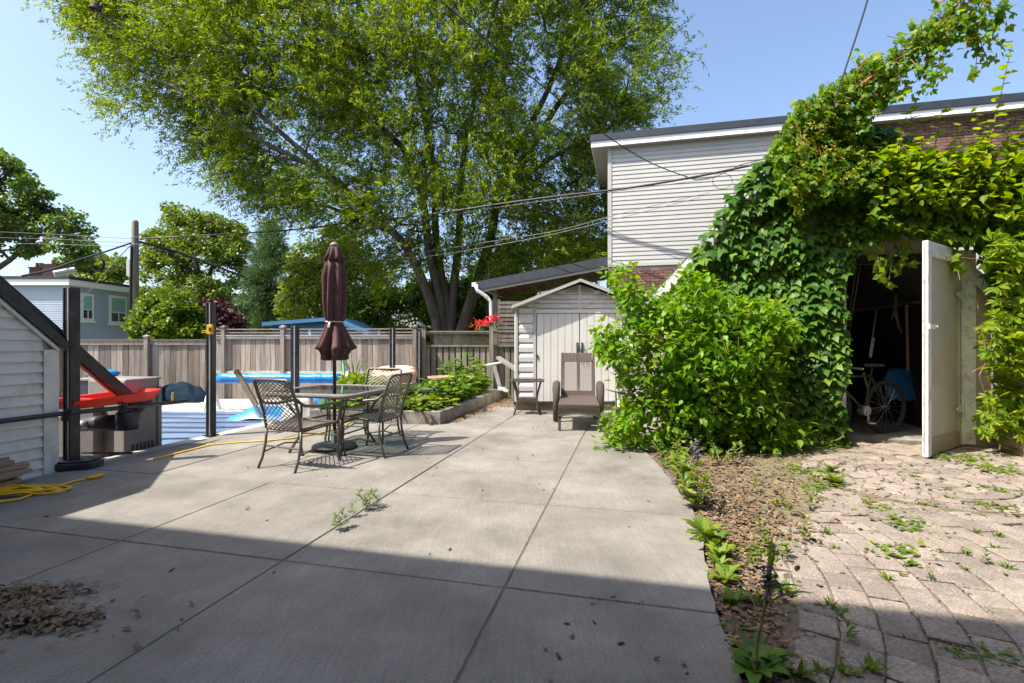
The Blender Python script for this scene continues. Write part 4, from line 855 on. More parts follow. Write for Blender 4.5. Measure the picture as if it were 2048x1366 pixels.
# terracotta bowls, upturned dark pot, big flower pot
def bowl(c, r, h, label, m, tilt=0):
    t = thing('planter_bowl', label, 'planter', c); b = MB()
    b.lathe((0, 0, 0), [(r * .55, 0), (r * .92, h * .8), (r, h * .86), (r, h), (r * .93, h), (r * .86, h * .86), (r * .5, h * .3)], 26); o = b.build('bowl', m, t, smooth=True); t.rotation_euler = (tilt, 0, 0); return t
bowl(P(882, 765, 9.6) - Z * .12, .26, .24, 'terracotta bowl in front of the larger long planter', M['terracotta'])
lp2 = thing('long_planter', 'wide weathered terracotta trough standing in the raised bed', 'planter', Vector((P(905, 0, 10.4).x, 10.4, .22)))
b = MB(); pr2 = [(.62, 0), (.80, .36), (.86, .40), (.86, .46), (.80, .46), (.74, .40), (.55, .1)]
vs = []; fs = []; n = 28
for i, (r, z) in enumerate(pr2):
    for k in range(n): an = 6.2832 * k / n; vs.append((r * .55 * math.cos(an), r * .36 * math.sin(an), z * .75))
for i in range(len(pr2) - 1):
    for k in range(n): fs.append((i * n + k, i * n + (k + 1) % n, (i + 1) * n + (k + 1) % n, (i + 1) * n + k))
fs.append(tuple(range((len(pr2) - 1) * n, len(pr2) * n))); b.add(vs, fs); b.build('trough', M['terracotta'], lp2, smooth=True)
b = MB(); b.bar((-.15, -.5, .0), (-.05, -.42, .28), .05, .05); b.bar((.2, -.5, .0), (.2, -.42, .16), .22, .05); b.build('prop', M['timber'], lp2)
dp = thing('dark_tub', 'round black tub lying among the plants in the raised bed', 'tub', P(868, 782, 9.2)); b = MB(); b.lathe((0, 0, -.28), [(.26, 0), (.30, .30), (.31, .36), (.27, .36), (.25, .1)], 22); b.build('tub', M['plastic_dark'], dp, smooth=True)
fp = thing('flower_pot', 'pot of trailing yellow green leaves beside the blue pool roll', 'plant', P(708, 800, 9.0)); fp.location.z = -.1
b = MB(); b.lathe((0, 0, 0), [(.20, 0), (.30, .48), (.32, .50), (.32, .55), (.26, .55)], 20); b.build('pot', M['plastic_grey'], fp, smooth=True)
k = 420; off = rng.normal(0, 1, (k, 3)); off /= np.linalg.norm(off, axis=1, keepdims=True); off *= rng.uniform(.4, 1, (k, 1)) ** .5 * np.array([.34, .34, .28]); off[:, 2] += .55
leaf_obj('leaves', T_OVATE, off, off - [0, 0, .7] + rng.normal(0, .3, (k, 3)), rdir(k, 1.2), rng.uniform(.06, .11, k), LM['creeper'], fp)
b = MB()
for k in range(9): an = k * .7; b.tube([(0, 0, .5), (.12 * math.cos(an), .12 * math.sin(an), .95), (.32 * math.cos(an), .32 * math.sin(an), 1.05 + .06 * k % .2)], [.012, .008, .002], 4)
b.build('spikes', LM['weed'], fp, kind='stuff')

# ------------------------------------------------------------------ patio table, umbrella, chairs
TC = Vector((-2.17, 6.02, 0)); TA = -R(14.5); TZ = .70; TW = 1.14
tb = thing('patio_table', 'square glass topped patio table with woven rim and bronze legs', 'table', TC, TA)
def rrect(hw, r, z, n=5):
    o = []
    for cx, cy, a0 in ((hw - r, hw - r, 0), (-hw + r, hw - r, 90), (-hw + r, -hw + r, 180), (hw - r, -hw + r, 270)):
        for k in range(n + 1): a = R(a0 + 90 * k / n); o.append(Vector((cx + r * math.cos(a), cy + r * math.sin(a), z)))
    return o
o_ = rrect(TW / 2, .13, TZ); o_.append(o_[0]); o_.append(o_[1])
b = MB(); b.tube(o_, .026, 10, caps=False); b.tube([Vector((p.x * .955, p.y * .955, p.z - .012)) for p in o_], .018, 8, caps=False); b.build('rim', M['wicker_grey'], tb, smooth=True)
rr = rrect(TW / 2 - .03, .11, TZ + .012); b = MB(); b.prism(rr, (0, 0, .006)); b.build('glass_top', M['tableglass'], tb)
for sx in (-1, 1):
    for sy in (-1, 1):
        b = MB()
        for o2 in (-.022, .022):
            q = Vector((-sy, sx, 0)).normalized() * o2
            b.tube([Vector((sx * .43, sy * .43, TZ - .02)) + q, Vector((sx * .36, sy * .36, .55)) + q * .8, Vector((sx * .27, sy * .27, .36)) + q * .6, Vector((sx * .28, sy * .28, .18)) + q * .8, Vector((sx * .36, sy * .36, 0)) + q], .013, 7)
        b.bar((sx * .36 - .03, sy * .36, .56), (sx * .36 + .03, sy * .36, .56), .02, .02); b.build('leg', M['bronze'], tb, smooth=True)
b = MB(); o_ = rrect(.27, .06, .36); o_.append(o_[0]); b.tube(o_, .012, 6, caps=False); o_ = rrect(.28, .06, .22); o_.append(o_[0]); b.tube(o_, .010, 6, caps=False); b.build('brace', M['bronze'], tb)
um = thing('closed_umbrella', 'closed brown patio umbrella tied with white cord above the glass table', 'umbrella', TC)
def fold(an, i): 
    amp = [.03, .12, .24, .16, .20, .22, .22, .16, .06, .18, .26, .30, .30, .24, .26, .26][min(i, 15)]
    return 1 + amp * math.cos(8 * an + .25 * i + .6 * math.sin(an * 3)) + amp * .35 * math.cos(5 * an + 1.3 * i * .3)
b = MB(); b.lathe((0, 0, 0), [(.035, 2.47), (.065, 2.44), (.085, 2.36), (.118, 2.285), (.10, 2.28)], 96, fold); b.build('top_flap', M['umbrella'], um, smooth=True)
b = MB(); b.lathe((0, 0, 0), [(.095, 2.30), (.118, 2.20), (.128, 2.08), (.130, 1.95), (.128, 1.82), (.120, 1.70), (.108, 1.60), (.097, 1.545), (.094, 1.53), (.122, 1.43), (.152, 1.33), (.180, 1.245), (.188, 1.215), (.150, 1.19), (.125, 1.13), (.128, 1.085), (.10, 1.07), (.05, 1.10)], 120, fold); b.build('canopy', M['umbrella'], um, smooth=True)
b = MB(); b.lathe((0, 0, 0), [(.05, 2.455), (.055, 2.48), (.035, 2.505), (.012, 2.515)], 16); b.build('finial', M['plastic_grey'], um, smooth=True)
b = MB(); n = 24; b.tube([(.103 * math.cos(6.2832 * k / n), .103 * math.sin(6.2832 * k / n), 1.54 + .006 * math.sin(3 * k)) for k in range(n + 1)], .006, 5, caps=False); b.tube([(-.02, -.105, 1.54), (-.03, -.12, 1.50), (-.035, -.118, 1.44)], .006, 5); b.tube([(-.02, -.105, 1.54), (-.01, -.122, 1.52), (-.02, -.118, 1.47)], .007, 5); b.build('tie_cord', M['white'], um)
b = MB(); b.tube([(0, 0, .05), (0, 0, 2.46)], .021, 12); b.build('pole', M['black'], um, smooth=True)
b = MB(); b.lathe((0, 0, 0), [(.26, 0), (.265, .02), (.25, .045), (.12, .06), (.04, .075), (.035, .22), (.026, .22)], 32); b.build('base', M['plastic_dark'], um, smooth=True)

def make_chair(label, frame, mesh_m):
    t = thing('patio_chair', label, 'chair', group='woven patio chairs')
    hw = .27; bx = .245
    # local: +y faces forward, back at -y
    def side(s): return [Vector((s * bx, -.23, .0 + .40)), Vector((s * (bx + .005), -.255, .55)), Vector((s * (bx + .008), -.32, .75)), Vector((s * (bx + .006), -.375, .90))]
    b = MB(); L_ = side(-1); R_ = side(1)
    b.tube(L_ + [Vector((-bx + .03, -.385, .918)), Vector((bx - .03, -.385, .918))] + R_[::-1], .017, 8); b.tube([L_[0], R_[0]], .016, 8); b.build('back_frame', frame, t, smooth=True)
    def back(u, v):                     # u -1..1, v 0..1
        q = v * 3; i = min(int(q), 2); f = q - i; a = R_[i].lerp(R_[i + 1], f); return Vector((a.x * u, a.y + .0 - .02 * (1 - u * u), a.z))
    def weave(fn, nu, nv, m, name, r=.0045):
        b = MB(); n = nu + nv
        for s in (-1, 1):
            for k in range(n + 1):
                pts = []
                for q in range(nu * 2 + nv * 2 + 1):
                    x = q / (2.0); c = k - (x * 1.0) if s > 0 else (x - (nu) + k - 0)
                    pass
            # strips: lines i +/- j = const in the nu x nv grid
            for k in range(0 if s > 0 else -nv, nu + nv + 1 if s > 0 else nu + 1):
                pts = []
                for j in range(nv + 1):
                    i = (k - j) if s > 0 else (k + j)
                    if 0 <= i <= nu: pts.append(fn(2 * i / nu - 1, j / nv))
                if len(pts) > 1: b.tube(pts, r, 4, caps=False)
        return b.build(name, m, t)
    weave(back, 8, 12, mesh_m, 'back_weave', .0055)
    def seat(u, v): return Vector((u * (bx + .02 * v), -.23 + .47 * v, .405 + .025 * math.sin(v * 2.2) - .015 * (1 - u * u)))
    weave(seat, 8, 8, mesh_m, 'seat_weave', .0055)
    b = MB(); b.tube([seat(-1, q / 6) for q in range(7)] + [seat(1, 1 - q / 6) for q in range(7)] + [seat(-1, 0)], .014, 7); b.build('seat_frame', frame, t, smooth=True)
    for s in (-1, 1):
        b = MB(); b.tube([(s * bx, -.23, .41), (s * (bx + .005), -.24, .25), (s * (bx + .01), -.275, .10), (s * (bx + .015), -.32, 0)], .014, 7); b.build('leg', frame, t, smooth=True)
        b = MB(); b.tube([(s * (bx + .03), .24, .41), (s * (bx + .03), .245, .25), (s * (bx + .03), .24, .10), (s * (bx + .035), .27, 0)], .014, 7); b.build('leg', frame, t, smooth=True)
        b = MB(); b.tube([(s * (bx + .01), -.31, .72), (s * (bx + .04), -.22, .655), (s * (bx + .055), -.05, .635), (s * (bx + .055), .10, .645), (s * (bx + .052), .20, .64), (s * (bx + .045), .255, .60), (s * (bx + .035), .25, .50), (s * (bx + .03), .24, .41)], [.015, .016, .017, .017, .017, .015, .013, .013], 8); b.build('armrest', frame, t, smooth=True)
        b = MB(); b.tube([(s * (bx + .005), -.25, .16), (s * (bx + .012), 0, .20), (s * (bx + .03), .24, .16)], .009, 6); b.build('stretcher', frame, t)
    b = MB(); b.tube([(-bx, -.245, .22), (bx, -.245, .22)], .009, 6); b.build('stretcher', frame, t)
    return t
def facing(f): return math.atan2(-f[0], f[1])          # rz that turns local +y to f
ch1 = make_chair('woven bronze patio chair with its back to the house, in front of the table', M['bronze'], M['bronze'])
f1 = Vector((.42, .91)).normalized(); c1 = Vector((-2.36, 4.98)); c1 = c1 + f1 * .29
ch1.location = (c1.x, c1.y, 0); ch1.rotation_euler = (0, 0, facing(f1))
f2 = Vector((-.96, .28)).normalized(); c2 = Vector((-1.36, 5.72)) + f2 * .29
dup(ch1, (c2.x, c2.y, 0), facing(f2), 'woven bronze patio chair at the table side toward the lounger')
f3 = Vector((-.2, -.98)).normalized(); c3 = Vector((-1.80, 6.82)) + f3 * .29
dup(ch1, (c3.x, c3.y, 0), facing(f3), 'woven bronze patio chair between the table and the raised bed')
dup(ch1, (-3.47, 2.78, 0), R(-90), 'dark patio chair by the yellow cord coil, only its legs showing')

# ------------------------------------------------------------------ wicker lounger and side table
lg0 = G(1158, 863); lo = thing('wicker_lounger', 'dark brown wicker lounge chair in front of the cream shed', 'lounge chair', lg0, R(-7))
LW = .60
b = MB(); b.obox((-LW / 2, 0, .345), (LW, 0, 0), (0, 1.25, 0), (0, 0, .035))
b.build('seat', M['wicker'], lo, bevel=.01)
b = MB()
for k in range(22): b.obox((-LW / 2 + .012 + k * .0265, 0.0, .381), (.017, 0, 0), (0, 1.24, 0), (0, 0, .006))
b.build('seat_weave', M['wickerlight'], lo, kind='stuff')
def lat(b, fn, nu, nv, r):
    for s in (-1, 1):
        for k in range(0 if s > 0 else -nv, nu + nv + 1 if s > 0 else nu + 1):
            pts = [fn(2 * ((k - j) if s > 0 else (k + j)) / nu - 1, j / nv) for j in range(nv + 1) if 0 <= ((k - j) if s > 0 else (k + j)) <= nu]
            if len(pts) > 1: b.tube(pts, r, 4, caps=False)
def apron(u, v): return Vector((u * LW / 2, -.006, .345 - v * (.13 - .045 * (1 - u * u))))
b = MB(); lat(b, apron, 26, 6, .006); b.tube([apron(-1 + q / 5, 1) for q in range(11)], .012, 6); b.build('apron', M['wicker'], lo)
for x in (-LW / 2 + .02, LW / 2 - .02):
    b = MB(); b.box((x, .02, 0), .04, .04, .345); b.build('leg', M['wicker'], lo); b = MB(); b.box((x, 1.2, 0), .04, .04, .345); b.build('leg', M['wicker'], lo)
    mb = MB(); s = 1 if x > 0 else -1; xa = s * (LW / 2 + .055)
    pts = [Vector((xa, .80, .02)), Vector((xa, .78, .40)), Vector((xa, .80, .52)), Vector((xa, .90, .585)), Vector((xa, 1.05, .59)), Vector((xa, 1.20, .57)), Vector((xa, 1.26, .40)), Vector((xa, 1.27, .02))]
    mb.tube(pts, [.05, .055, .062, .066, .066, .06, .05, .045], 9); mb.build('armrest', M['wicker'], lo, smooth=True)
br = lambda u, v: Vector((u * (LW / 2 - .03), 1.22 + .30 * v, .38 + .72 * v))
b = MB(); lat(b, lambda u, v: br(u, .12 + .68 * v), 10, 13, .006); b.build('back_weave', M['wickerlight'], lo)
b = MB(); b.obox(br(-1, .80), br(1, .80) - br(-1, .80), br(-1, 1.0) - br(-1, .80), (0, .03, -.012)); b.obox(br(-1, 0), br(1, 0) - br(-1, 0), br(-1, .12) - br(-1, 0), (0, .03, -.012))
for s in (-1, 0, 1): b.bar(br(s, 0) + Vector((0, .015, 0)), br(s, 1), .04, .03)
b.build('back_frame', M['wicker'], lo)
b = MB()
for k in range(22): x = -LW / 2 + .04 + k * .0245; b.bar(Vector((x, br(0, .8).y - .008, br(0, .8).z)), Vector((x, br(0, 1).y - .008, br(0, 1).z)), .015, .006)
b.build('headrest_weave', M['wickerlight'], lo, kind='stuff')
b = MB(); b.bar((-.25, 1.5, .01), (-.25, 1.45, .95), .03, .03); b.bar((.25, 1.5, .01), (.25, 1.45, .95), .03, .03); b.build('back_prop', M['wicker'], lo)
stb = thing('side_table', 'small brown wicker side table with glass top beside the lounger', 'side table', G(1055, 829) + Vector((0, .12, 0)), R(-4))
zt = .60
o_ = [Vector((x, y, zt)) for x, y in ((-.28, -.2), (.28, -.2), (.28, .2), (-.28, .2), (-.28, -.2))]
b = MB()
for i in range(4): b.bar(o_[i], o_[i + 1], .05, .03)
b.build('rim', M['wicker'], stb); b = MB(); b.obox((-.26, -.18, zt - .002), (.52, 0, 0), (0, .36, 0), (0, 0, .006)); b.build('glass_top', M['tableglass'], stb)
for sx in (-1, 1):
    for sy in (-1, 1):
        b = MB(); b.tube([(sx * .25, sy * .17, zt), (sx * .20, sy * .14, .42), (sx * .17, sy * .12, .27), (sx * .18, sy * .13, .14), (sx * .235, sy * .165, 0)], .016, 7); b.build('leg', M['wicker'], stb, smooth=True)
b = MB(); b.obox((-.19, -.13, .255), (.38, 0, 0), (0, .26, 0), (0, 0, .025)); b.build('shelf', M['wicker'], stb)
for sy in (-1, 1):
    b = MB(); lat(b, lambda u, v: Vector((u * .18, sy * .135, .25 - v * (.075 - .04 * (1 - u * u)))), 16, 3, .005); b.build('apron', M['wicker'], stb)
# second chair hidden in the shrub
hc = thing('folding_chair', 'white framed folding chair half hidden by the green shrub', 'chair', (2.05, 8.3, 0), R(170))
for s in (-1, 1):
    b = MB(); b.bar((s * .25, -.2, 0), (s * .25, .15, .62), .03, .03); b.bar((s * .25, .25, 0), (s * .25, -.15, .44), .03, .03); b.build('leg', M['white'], hc)
    b = MB(); b.bar((s * .26, -.25, .62), (s * .26, .22, .62), .06, .03); b.build('armrest', M['plastic_dark'], hc)
b = MB(); b.obox((-.24, -.22, .42), (.48, 0, 0), (0, .44, 0), (0, 0, .03)); b.build('seat', M['wicker_grey'], hc)
b = MB(); b.obox((-.24, -.24, .5), (.48, 0, 0), (0, .03, 0), (0, -.12, .42)); b.build('backrest', M['wicker_grey'], hc)
# planks against fence and shed
pk = thing('dark_plank', 'dark grey plank leaning out from behind the cream shed', 'plank', (P(1010, 0, 11.8).x, 11.8, 0)); b = MB(); b.bar(rel(P(996, 715, 11.7), pk), rel(P(1036, 741, 11.0), pk), .10, .07); b.build('board', M['plastic_grey'], pk)
pw = thing('white_plank', 'pale weathered plank set on edge above the herb bed', 'plank', (P(985, 0, 11.3).x, 11.3, 0)); b = MB(); b.bar(rel(P(968, 731, 11.2), pw), rel(P(1008, 724, 11.6), pw), .10, .03); b.build('board', M['oldwhite'], pw); b = MB(); b.bar(rel(P(988, 731, 11.4), pw), rel(P(1000, 776, 11.4), pw), .09, .03, up=(0, 1, 0)); b.bar(rel(P(995, 776, 11.2), pw), rel(P(1016, 782, 11.2), pw), .12, .06); b.build('upright', M['oldwhite'], pw)

# ------------------------------------------------------------------ pool side things
rl = thing('cover_reel', 'rolled bright blue solar blanket on its reel along the pool', 'pool roller', (P(437, 0, 10.6).x, 10.6, -.19))
xl = P(668, 0, 10.6).x - P(425, 0, 10.6).x; zc = P(0, 757, 10.6).z + .19
b = MB(); pts = [(q / 20 * xl, .0, zc) for q in range(21)]; b.tube(pts, [.10 + .010 * math.sin(q * 2.1) + .008 * (q % 3) for q in range(21)], 18); b.build('roll', M['tarp'], rl, smooth=True)
b = MB(); b.tube([(-.25, 0, zc), (xl + .2, 0, zc)], .03, 8); b.build('axle', M['steel'], rl)
for x in (-.15, xl + .12): b = MB(); b.bar((x, -.3, 0), (x, 0, zc), .04, .04); b.bar((x, .3, 0), (x, 0, zc), .04, .04); b.build('stand', M['white'], rl)
b = MB(); n = 12; b.tube([(xl + .22, .28 * math.cos(math.pi * k / n), zc - .05 + .22 * math.sin(math.pi * k / n)) for k in range(n + 1)], .022, 7); b.build('hand_wheel', M['white'], rl)
def heap(name, label, cat, c, rx, ry, h, m, seed, n=26, fq=1.6):
    b = MB(); vs = []; fs = []
    for j in range(n + 1):
        for i in range(n + 1):
            x = -1 + 2 * i / n; y = -1 + 2 * j / n; r = max(abs(x), abs(y)); e = max(0, 1 - (x * x * .6 + y * y * .6) ** 1.5 - .25 * r ** 6)
            z = h * e * (.75 + .5 * noise.noise(Vector((x * fq, y * fq, seed)))) + .06 * h * math.sin(9 * x + 5 * y + 3 * noise.noise(Vector((x * 2, y * 2, seed + 4)))) * (1 - r ** 4)
            vs.append(Vector(c) + Vector((x * rx, y * ry, max(min(z, .85 * h + .1 * z), 0))))
    for j in range(n):
        for i in range(n): k = j * (n + 1) + i; fs.append((k, k + 1, k + n + 2, k + n + 1))
    b.add(vs, fs); o = b.build(name, m, None, smooth=True); return tag(o, label, cat)
heap('tarp_heap', 'crumpled bright blue tarp heaped in front of the pool roll', 'tarp', (P(648, 0, 9.6).x, 9.6, -.17), .62, .5, .50, M['tarp'], 2)
heap('grey_sheet', 'grey sheet bunched beside the blue tarp heap', 'sheet', (P(606, 0, 9.3).x, 9.3, -.17), .36, .3, .52, M['tarp_grey'], 5)
heap('tarp_strip', 'blue tarp spread low between chair and pool roll', 'tarp', (P(540, 0, 9.4).x, 9.5, -.17), .75, .5, .26, M['tarp'], 8)
heap('tarp_bundle', 'dark navy tarp bundle lying against the grey board fence', 'tarp', (P(355, 0, 12.2).x, 12.3, -.19), .68, .36, .52, M['bag'], 11, 30, .45)
bn = thing('storage_bench', 'long navy storage box standing before the grey board fence', 'storage box', (P(152, 0, 11.6).x, 11.6, -.19))
b = MB(); b.obox((0, 0, 0), (P(282, 0, 11.6).x - P(152, 0, 11.6).x, 0, 0), (0, .6, 0), (0, 0, .56)); b.build('body', M['navy'], bn, bevel=.02); b = MB(); b.obox((-.03, -.03, .562), (P(282, 0, 11.6).x - P(152, 0, 11.6).x + .06, 0, 0), (0, .66, 0), (0, 0, .06)); b.build('lid', M['plastic_grey'], bn, bevel=.015)
kb = MB(); kb.lathe((0, 0, 0), [(.05, 0), (.24, .03), (.30, .10), (.22, .17), (.05, .20)], 20, lambda a, i: 1 + .25 * math.cos(2 * a)); kb = kb.build('paddle_board', M['tarp'], None, smooth=True); kb.location = (P(207, 0, 11.9).x, 11.9, .432); tag(kb, 'rounded blue float lying on the navy storage box', 'float')
# pump cabinet
CN = Vector((P(250, 0, 5.9).x, 5.9, -.19))
bx = thing('pump_cabinet', 'grey plastic pool equipment cabinet below the patio edge', 'cabinet', CN, -AL)
CW, CDp, CH = .60, .44, 1.04          # local: body to -x and +y of the near right corner
b = MB(); b.obox((-CW, 0, 0), (CW, 0, 0), (0, CDp, 0), (0, 0, CH)); b.build('body', M['plastic_grey'], bx, bevel=.04)
for y in (-.025, CDp - .035): b = MB(); b.obox((-.05, y, 0), (.07, 0, 0), (0, .06, 0), (0, 0, CH - .12)); b.build('corner_post', M['plastic_grey'], bx, bevel=.012)
b = MB(); b.obox((-.008, .04, CH - .19), (.012, 0, 0), (0, CDp - .08, 0), (0, 0, .010)); b.build('seam', M['plastic_dark'], bx)
for k in range(2): b = MB(); b.obox((-.006, .13 + k * .115, CH - .32), (.010, 0, 0), (0, .095, 0), (0, 0, .075)); b.build('vent', M['plastic_dark'], bx)
for k in range(6): b = MB(); b.obox((-.006, .08 + k * .05, .14), (.010, 0, 0), (0, .03, 0), (0, 0, .10)); b.build('vent_slot', M['plastic_dark'], bx)
pm = thing('pool_pump', 'dark pool pump and piping beside the grey equipment cabinet', 'pump', Vector((P(205, 0, 5.72).x, 5.72, -.19)))
b = MB(); b.obox((-.75, .14, 0), (.55, 0, 0), (0, .4, 0), (0, 0, .74)); b.build('housing', M['plastic_grey'], pm, bevel=.03)
b = MB(); b.obox((-.30, .02, .18), (.62, 0, 0), (0, .02, 0), (0, 0, .02)); 
for k in range(10): b.obox((-.02 + k * .026, .105, .06), (.012, 0, 0), (0, .02, 0), (0, 0, .12))
b.build('grille', M['plastic_dark'], pm)
b = MB(); b.tube([(-.32, -.05, .52), (.0, -.05, .55), (.28, -.05, .56)], [.07, .085, .10], 14); b.lathe((.33, -.05, .48), [(.11, 0), (.12, .1), (.11, .2)], 14); b.build('motor', M['plastic_dark'], pm, smooth=True)
b = MB(); b.lathe((-.12, -.13, .50), [(.05, 0), (.06, .03), (.05, .09)], 12); b.tube([(-.10, -.15, .54), (-.10, -.20, .54)], .04, 10); b.build('gauge', M['steel'], pm, smooth=True)
b = MB(); b.tube([(-.33, -.12, 0), (-.31, -.12, .40), (-.28, -.1, .66)], .024, 8); b.tube([(-.05, -.14, 0), (-.26, -.12, .42)], .02, 8); b.tube([(-.38, -.12, .62), (-.30, -.12, .70), (-.24, -.1, .64)], .022, 8); b.build('pipe', M['white'], pm, smooth=True)
# pipe rail with red sled on it
pq = thing('rail_pipe', 'worn black pipe rail fixed along the low shed wall', 'pipe', WC)
b = MB(); b.tube([lw(1.6, .06, .575), lw(0, .07, .57), lw(-.5, .07, .555), lw(-1.46, .07, .53)], .024, 8); b.build('tube', M['black'], pq, smooth=True)
for s in (-.05, -.62): b = MB(); b.tube([lw(s, .05, .50), lw(s, .10, .60)], .035, 8); b.build('clamp', M['black'], pq)
sd = thing('red_sled', 'bright red plastic sled tray resting on the black pipe rail', 'sled', WC)
def sled_o(u, v): return lw(-.10 - 1.02 * u, .10 - .52 * v, 0)
outl = [(0, 0), (.8, 0), (1.0, .12), (1.03, .4), (.95, .75), (.8, 1), (0, 1)]
b = MB(); k = len(outl); bt = [sled_o(.03 + u * .9, .08 + .84 * v) + Z * .596 for u, v in outl]; tp = [sled_o(u, v) + Z * (.68 + .035 * u * u) for u, v in outl]; ti = [sled_o(.02 + u * .955, .04 + .92 * v) + Z * (.675 + .035 * u * u) for u, v in outl]; bi = [sled_o(.05 + u * .87, .11 + .78 * v) + Z * .606 for u, v in outl]
b.add(bt + tp + ti + bi, [tuple(range(k))[::-1]] + [(q, (q + 1) % k, (q + 1) % k + k, q + k) for q in range(k)] + [(q + k, (q + 1) % k + k, (q + 1) % k + 2 * k, q + 2 * k) for q in range(k)] + [(q + 2 * k, (q + 1) % k + 2 * k, (q + 1) % k + 3 * k, q + 3 * k) for q in range(k)] + [tuple(range(3 * k, 4 * k))])
b.build('tray', M['red'], sd)
for u in (.2, .45, .62, .75): b = MB(); b.obox(sled_o(u, .12) + Z * .607, -E2 * .36, E1 * .05, Z * (.05 + .03 * math.sin(u * 9))); b.build('rib', M['red'], sd, bevel=.008)
yk = MB(); yk.tube([WC + lw(-1.26, .06, .54), WC + lw(-1.26, .06, .66)], .012, 6); tag(yk.build('yellow_peg', M['yellow']), 'small yellow peg standing at the end of the pipe rail', 'peg')
# green pole, orange float
gp_ = MB(); gp_.tube([P(690, 776, 9.0), P(684, 700, 9.4)], .022, 8); tag(gp_.build('green_pole', M['green_pole']), 'green pole leaning behind the closed umbrella', 'pole')
b = MB(); c = P(790, 748, 11.6); n = 26; b.tube([c + Vector((.40 * math.cos(6.2832 * k / n), .34 * math.sin(6.2832 * k / n), .05 * math.sin(6.28 * k / n))) for k in range(n + 1)], .14, 14, caps=False); fo = b.build('swim_ring', M['orange'], None, smooth=True); tag(fo, 'orange and white inflatable swim ring by the board fence', 'swim ring')
rk = MB(); rk.obox(P(700, 766, 11.5) - Z * .65, (1.55, 0, 0), (0, .5, 0), (0, 0, .62)); rk = rk.build('deck_box', M['tarp_grey'], None, bevel=.02); tag(rk, 'grey deck box below the orange swim ring', 'storage box')
# red geraniums hanging behind lattice fence
gm = thing('red_geraniums', 'basket of bright red geraniums above the lattice fence', 'flowers', P(972, 650, 12.9))
b = MB(); b.lathe((0, 0, -.22), [(.12, 0), (.2, .18), (.19, .2)], 14); b.build('basket', M['wicker'], gm)
b = MB(); b.tube([(0, 0, -.03), (.05, 0, .9), (.06, .3, 1.55)], .006, 4); b.build('hanger', M['wire'], gm)
k = 260; off = rng.normal(0, 1, (k, 3)) * [.16, .12, .06]; off[:, 2] += .04 + .10 * (off[:, 0] > .08); leaf_obj('petals', T_BROAD, off, rdir(k, .3), rdir(k, .5), rng.uniform(.04, .07, k), M['redflower'], gm)
k = 120; off = rng.normal(0, 1, (k, 3)) * [.18, .14, .06]; off[:, 2] -= .05; leaf_obj('leaves', T_BROAD, off, rdir(k), rdir(k, 1), rng.uniform(.05, .08, k), LM['bush'], gm)

# ------------------------------------------------------------------ things inside the garage
bk_ = thing('bicycle', 'dark mountain bicycle parked inside the garage doorway', 'bicycle', G(1790, 872) + Vector((0, .15, .01)))
def wheel(c, ax, r):
    a = ax.normalized(); x = Z; y = a.cross(x).normalized(); b = MB(); n = 36
    b.tube([c + x * r * math.sin(6.2832 * k / n) + y * r * math.cos(6.2832 * k / n) for k in range(n + 1)], .027, 8, caps=False); w_ = b.build('wheel', M['tyre'], bk_, smooth=True)
    b = MB(); b.tube([c + x * (r - .035) * math.sin(6.2832 * k / n) + y * (r - .035) * math.cos(6.2832 * k / n) for k in range(n + 1)], .012, 6, caps=False); b.build('rim', M['plastic_dark'], w_)
    b = MB()
    for k in range(20): an = 6.2832 * k / 20; b.tube([c + a * (.02 if k % 2 else -.02), c + x * (r - .04) * math.sin(an) + y * (r - .04) * math.cos(an)], .0018, 3, caps=False)
    b.tube([c - a * .05, c + a * .05], .022, 8); b.build('spokes', M['steel'], w_)
RW = .36; wa = Vector((.28, -.96, 0)).normalized(); c_r = Vector((.02, .05, RW)); yv = wa.cross(Z).normalized(); fwd = yv if yv.y > 0 else -yv; fwd = (fwd * .55 + Vector((-.55, .75, 0)) * .0).normalized()
if fwd.x > 0: fwd = -fwd
wheel(c_r, wa, RW); c_f = c_r + fwd * 1.02; wheel(c_f, wa, RW)
sk_ = c_r + fwd * .40; bb = sk_ + Z * -.03; st = c_r + fwd * .28 + Z * .45; hd = c_r + fwd * .82 + Z * .45; hd2 = c_r + fwd * .84 + Z * .34
b = MB()
for p, q, r in ((bb, st, .017), (st, hd, .018), (bb, hd2, .02), (c_r + wa * .06, bb, .011), (c_r + wa * .06, st, .010), (c_r - wa * .06, bb, .011), (c_r - wa * .06, st, .010), (hd2, c_f + wa * .06, .016), (hd2, c_f - wa * .06, .016), (hd, hd2, .022), (hd, hd + Z * .12, .014)): b.tube([p, q], r, 8)
b.build('frame', M['plastic_dark'], bk_, smooth=True)
b = MB(); b.tube([st, st + Z * .12 - fwd * .03], .013, 8); b.prism([st + Z * .13 - fwd * .16 + wa * .08, st + Z * .13 - fwd * .16 - wa * .08, st + Z * .13 + fwd * .13 - wa * .02, st + Z * .13 + fwd * .13 + wa * .02], (0, 0, .04)); b.build('saddle', M['plastic_dark'], bk_)
b = MB(); h_ = hd + Z * .12; b.tube([h_ - wa * .32, h_ - wa * .1 + Z * .01, h_ + wa * .1 + Z * .01, h_ + wa * .32], .014, 8); b.build('handlebar', M['steel'], bk_)
b = MB(); b.tube([bb - wa * .05, bb + wa * .05], .07, 16); b.tube([bb + wa * .06, bb + wa * .06 - Z * .16], .012, 6); b.box(bb + wa * .10 - Z * .17, .09, .06, .02); b.build('crankset', M['steel'], bk_)
sv = thing('snow_shovel', 'blue snow shovel with wooden handle standing behind the bicycle', 'shovel', P(1815, 800, 7.6)); sv.location.z = 0
s0 = rel(P(1816, 742, 7.6), sv); s1 = rel(P(1813, 610, 7.6), sv)
b = MB(); b.tube([s0, s1], .02, 8); b.build('handle', M['woodpole'], sv)
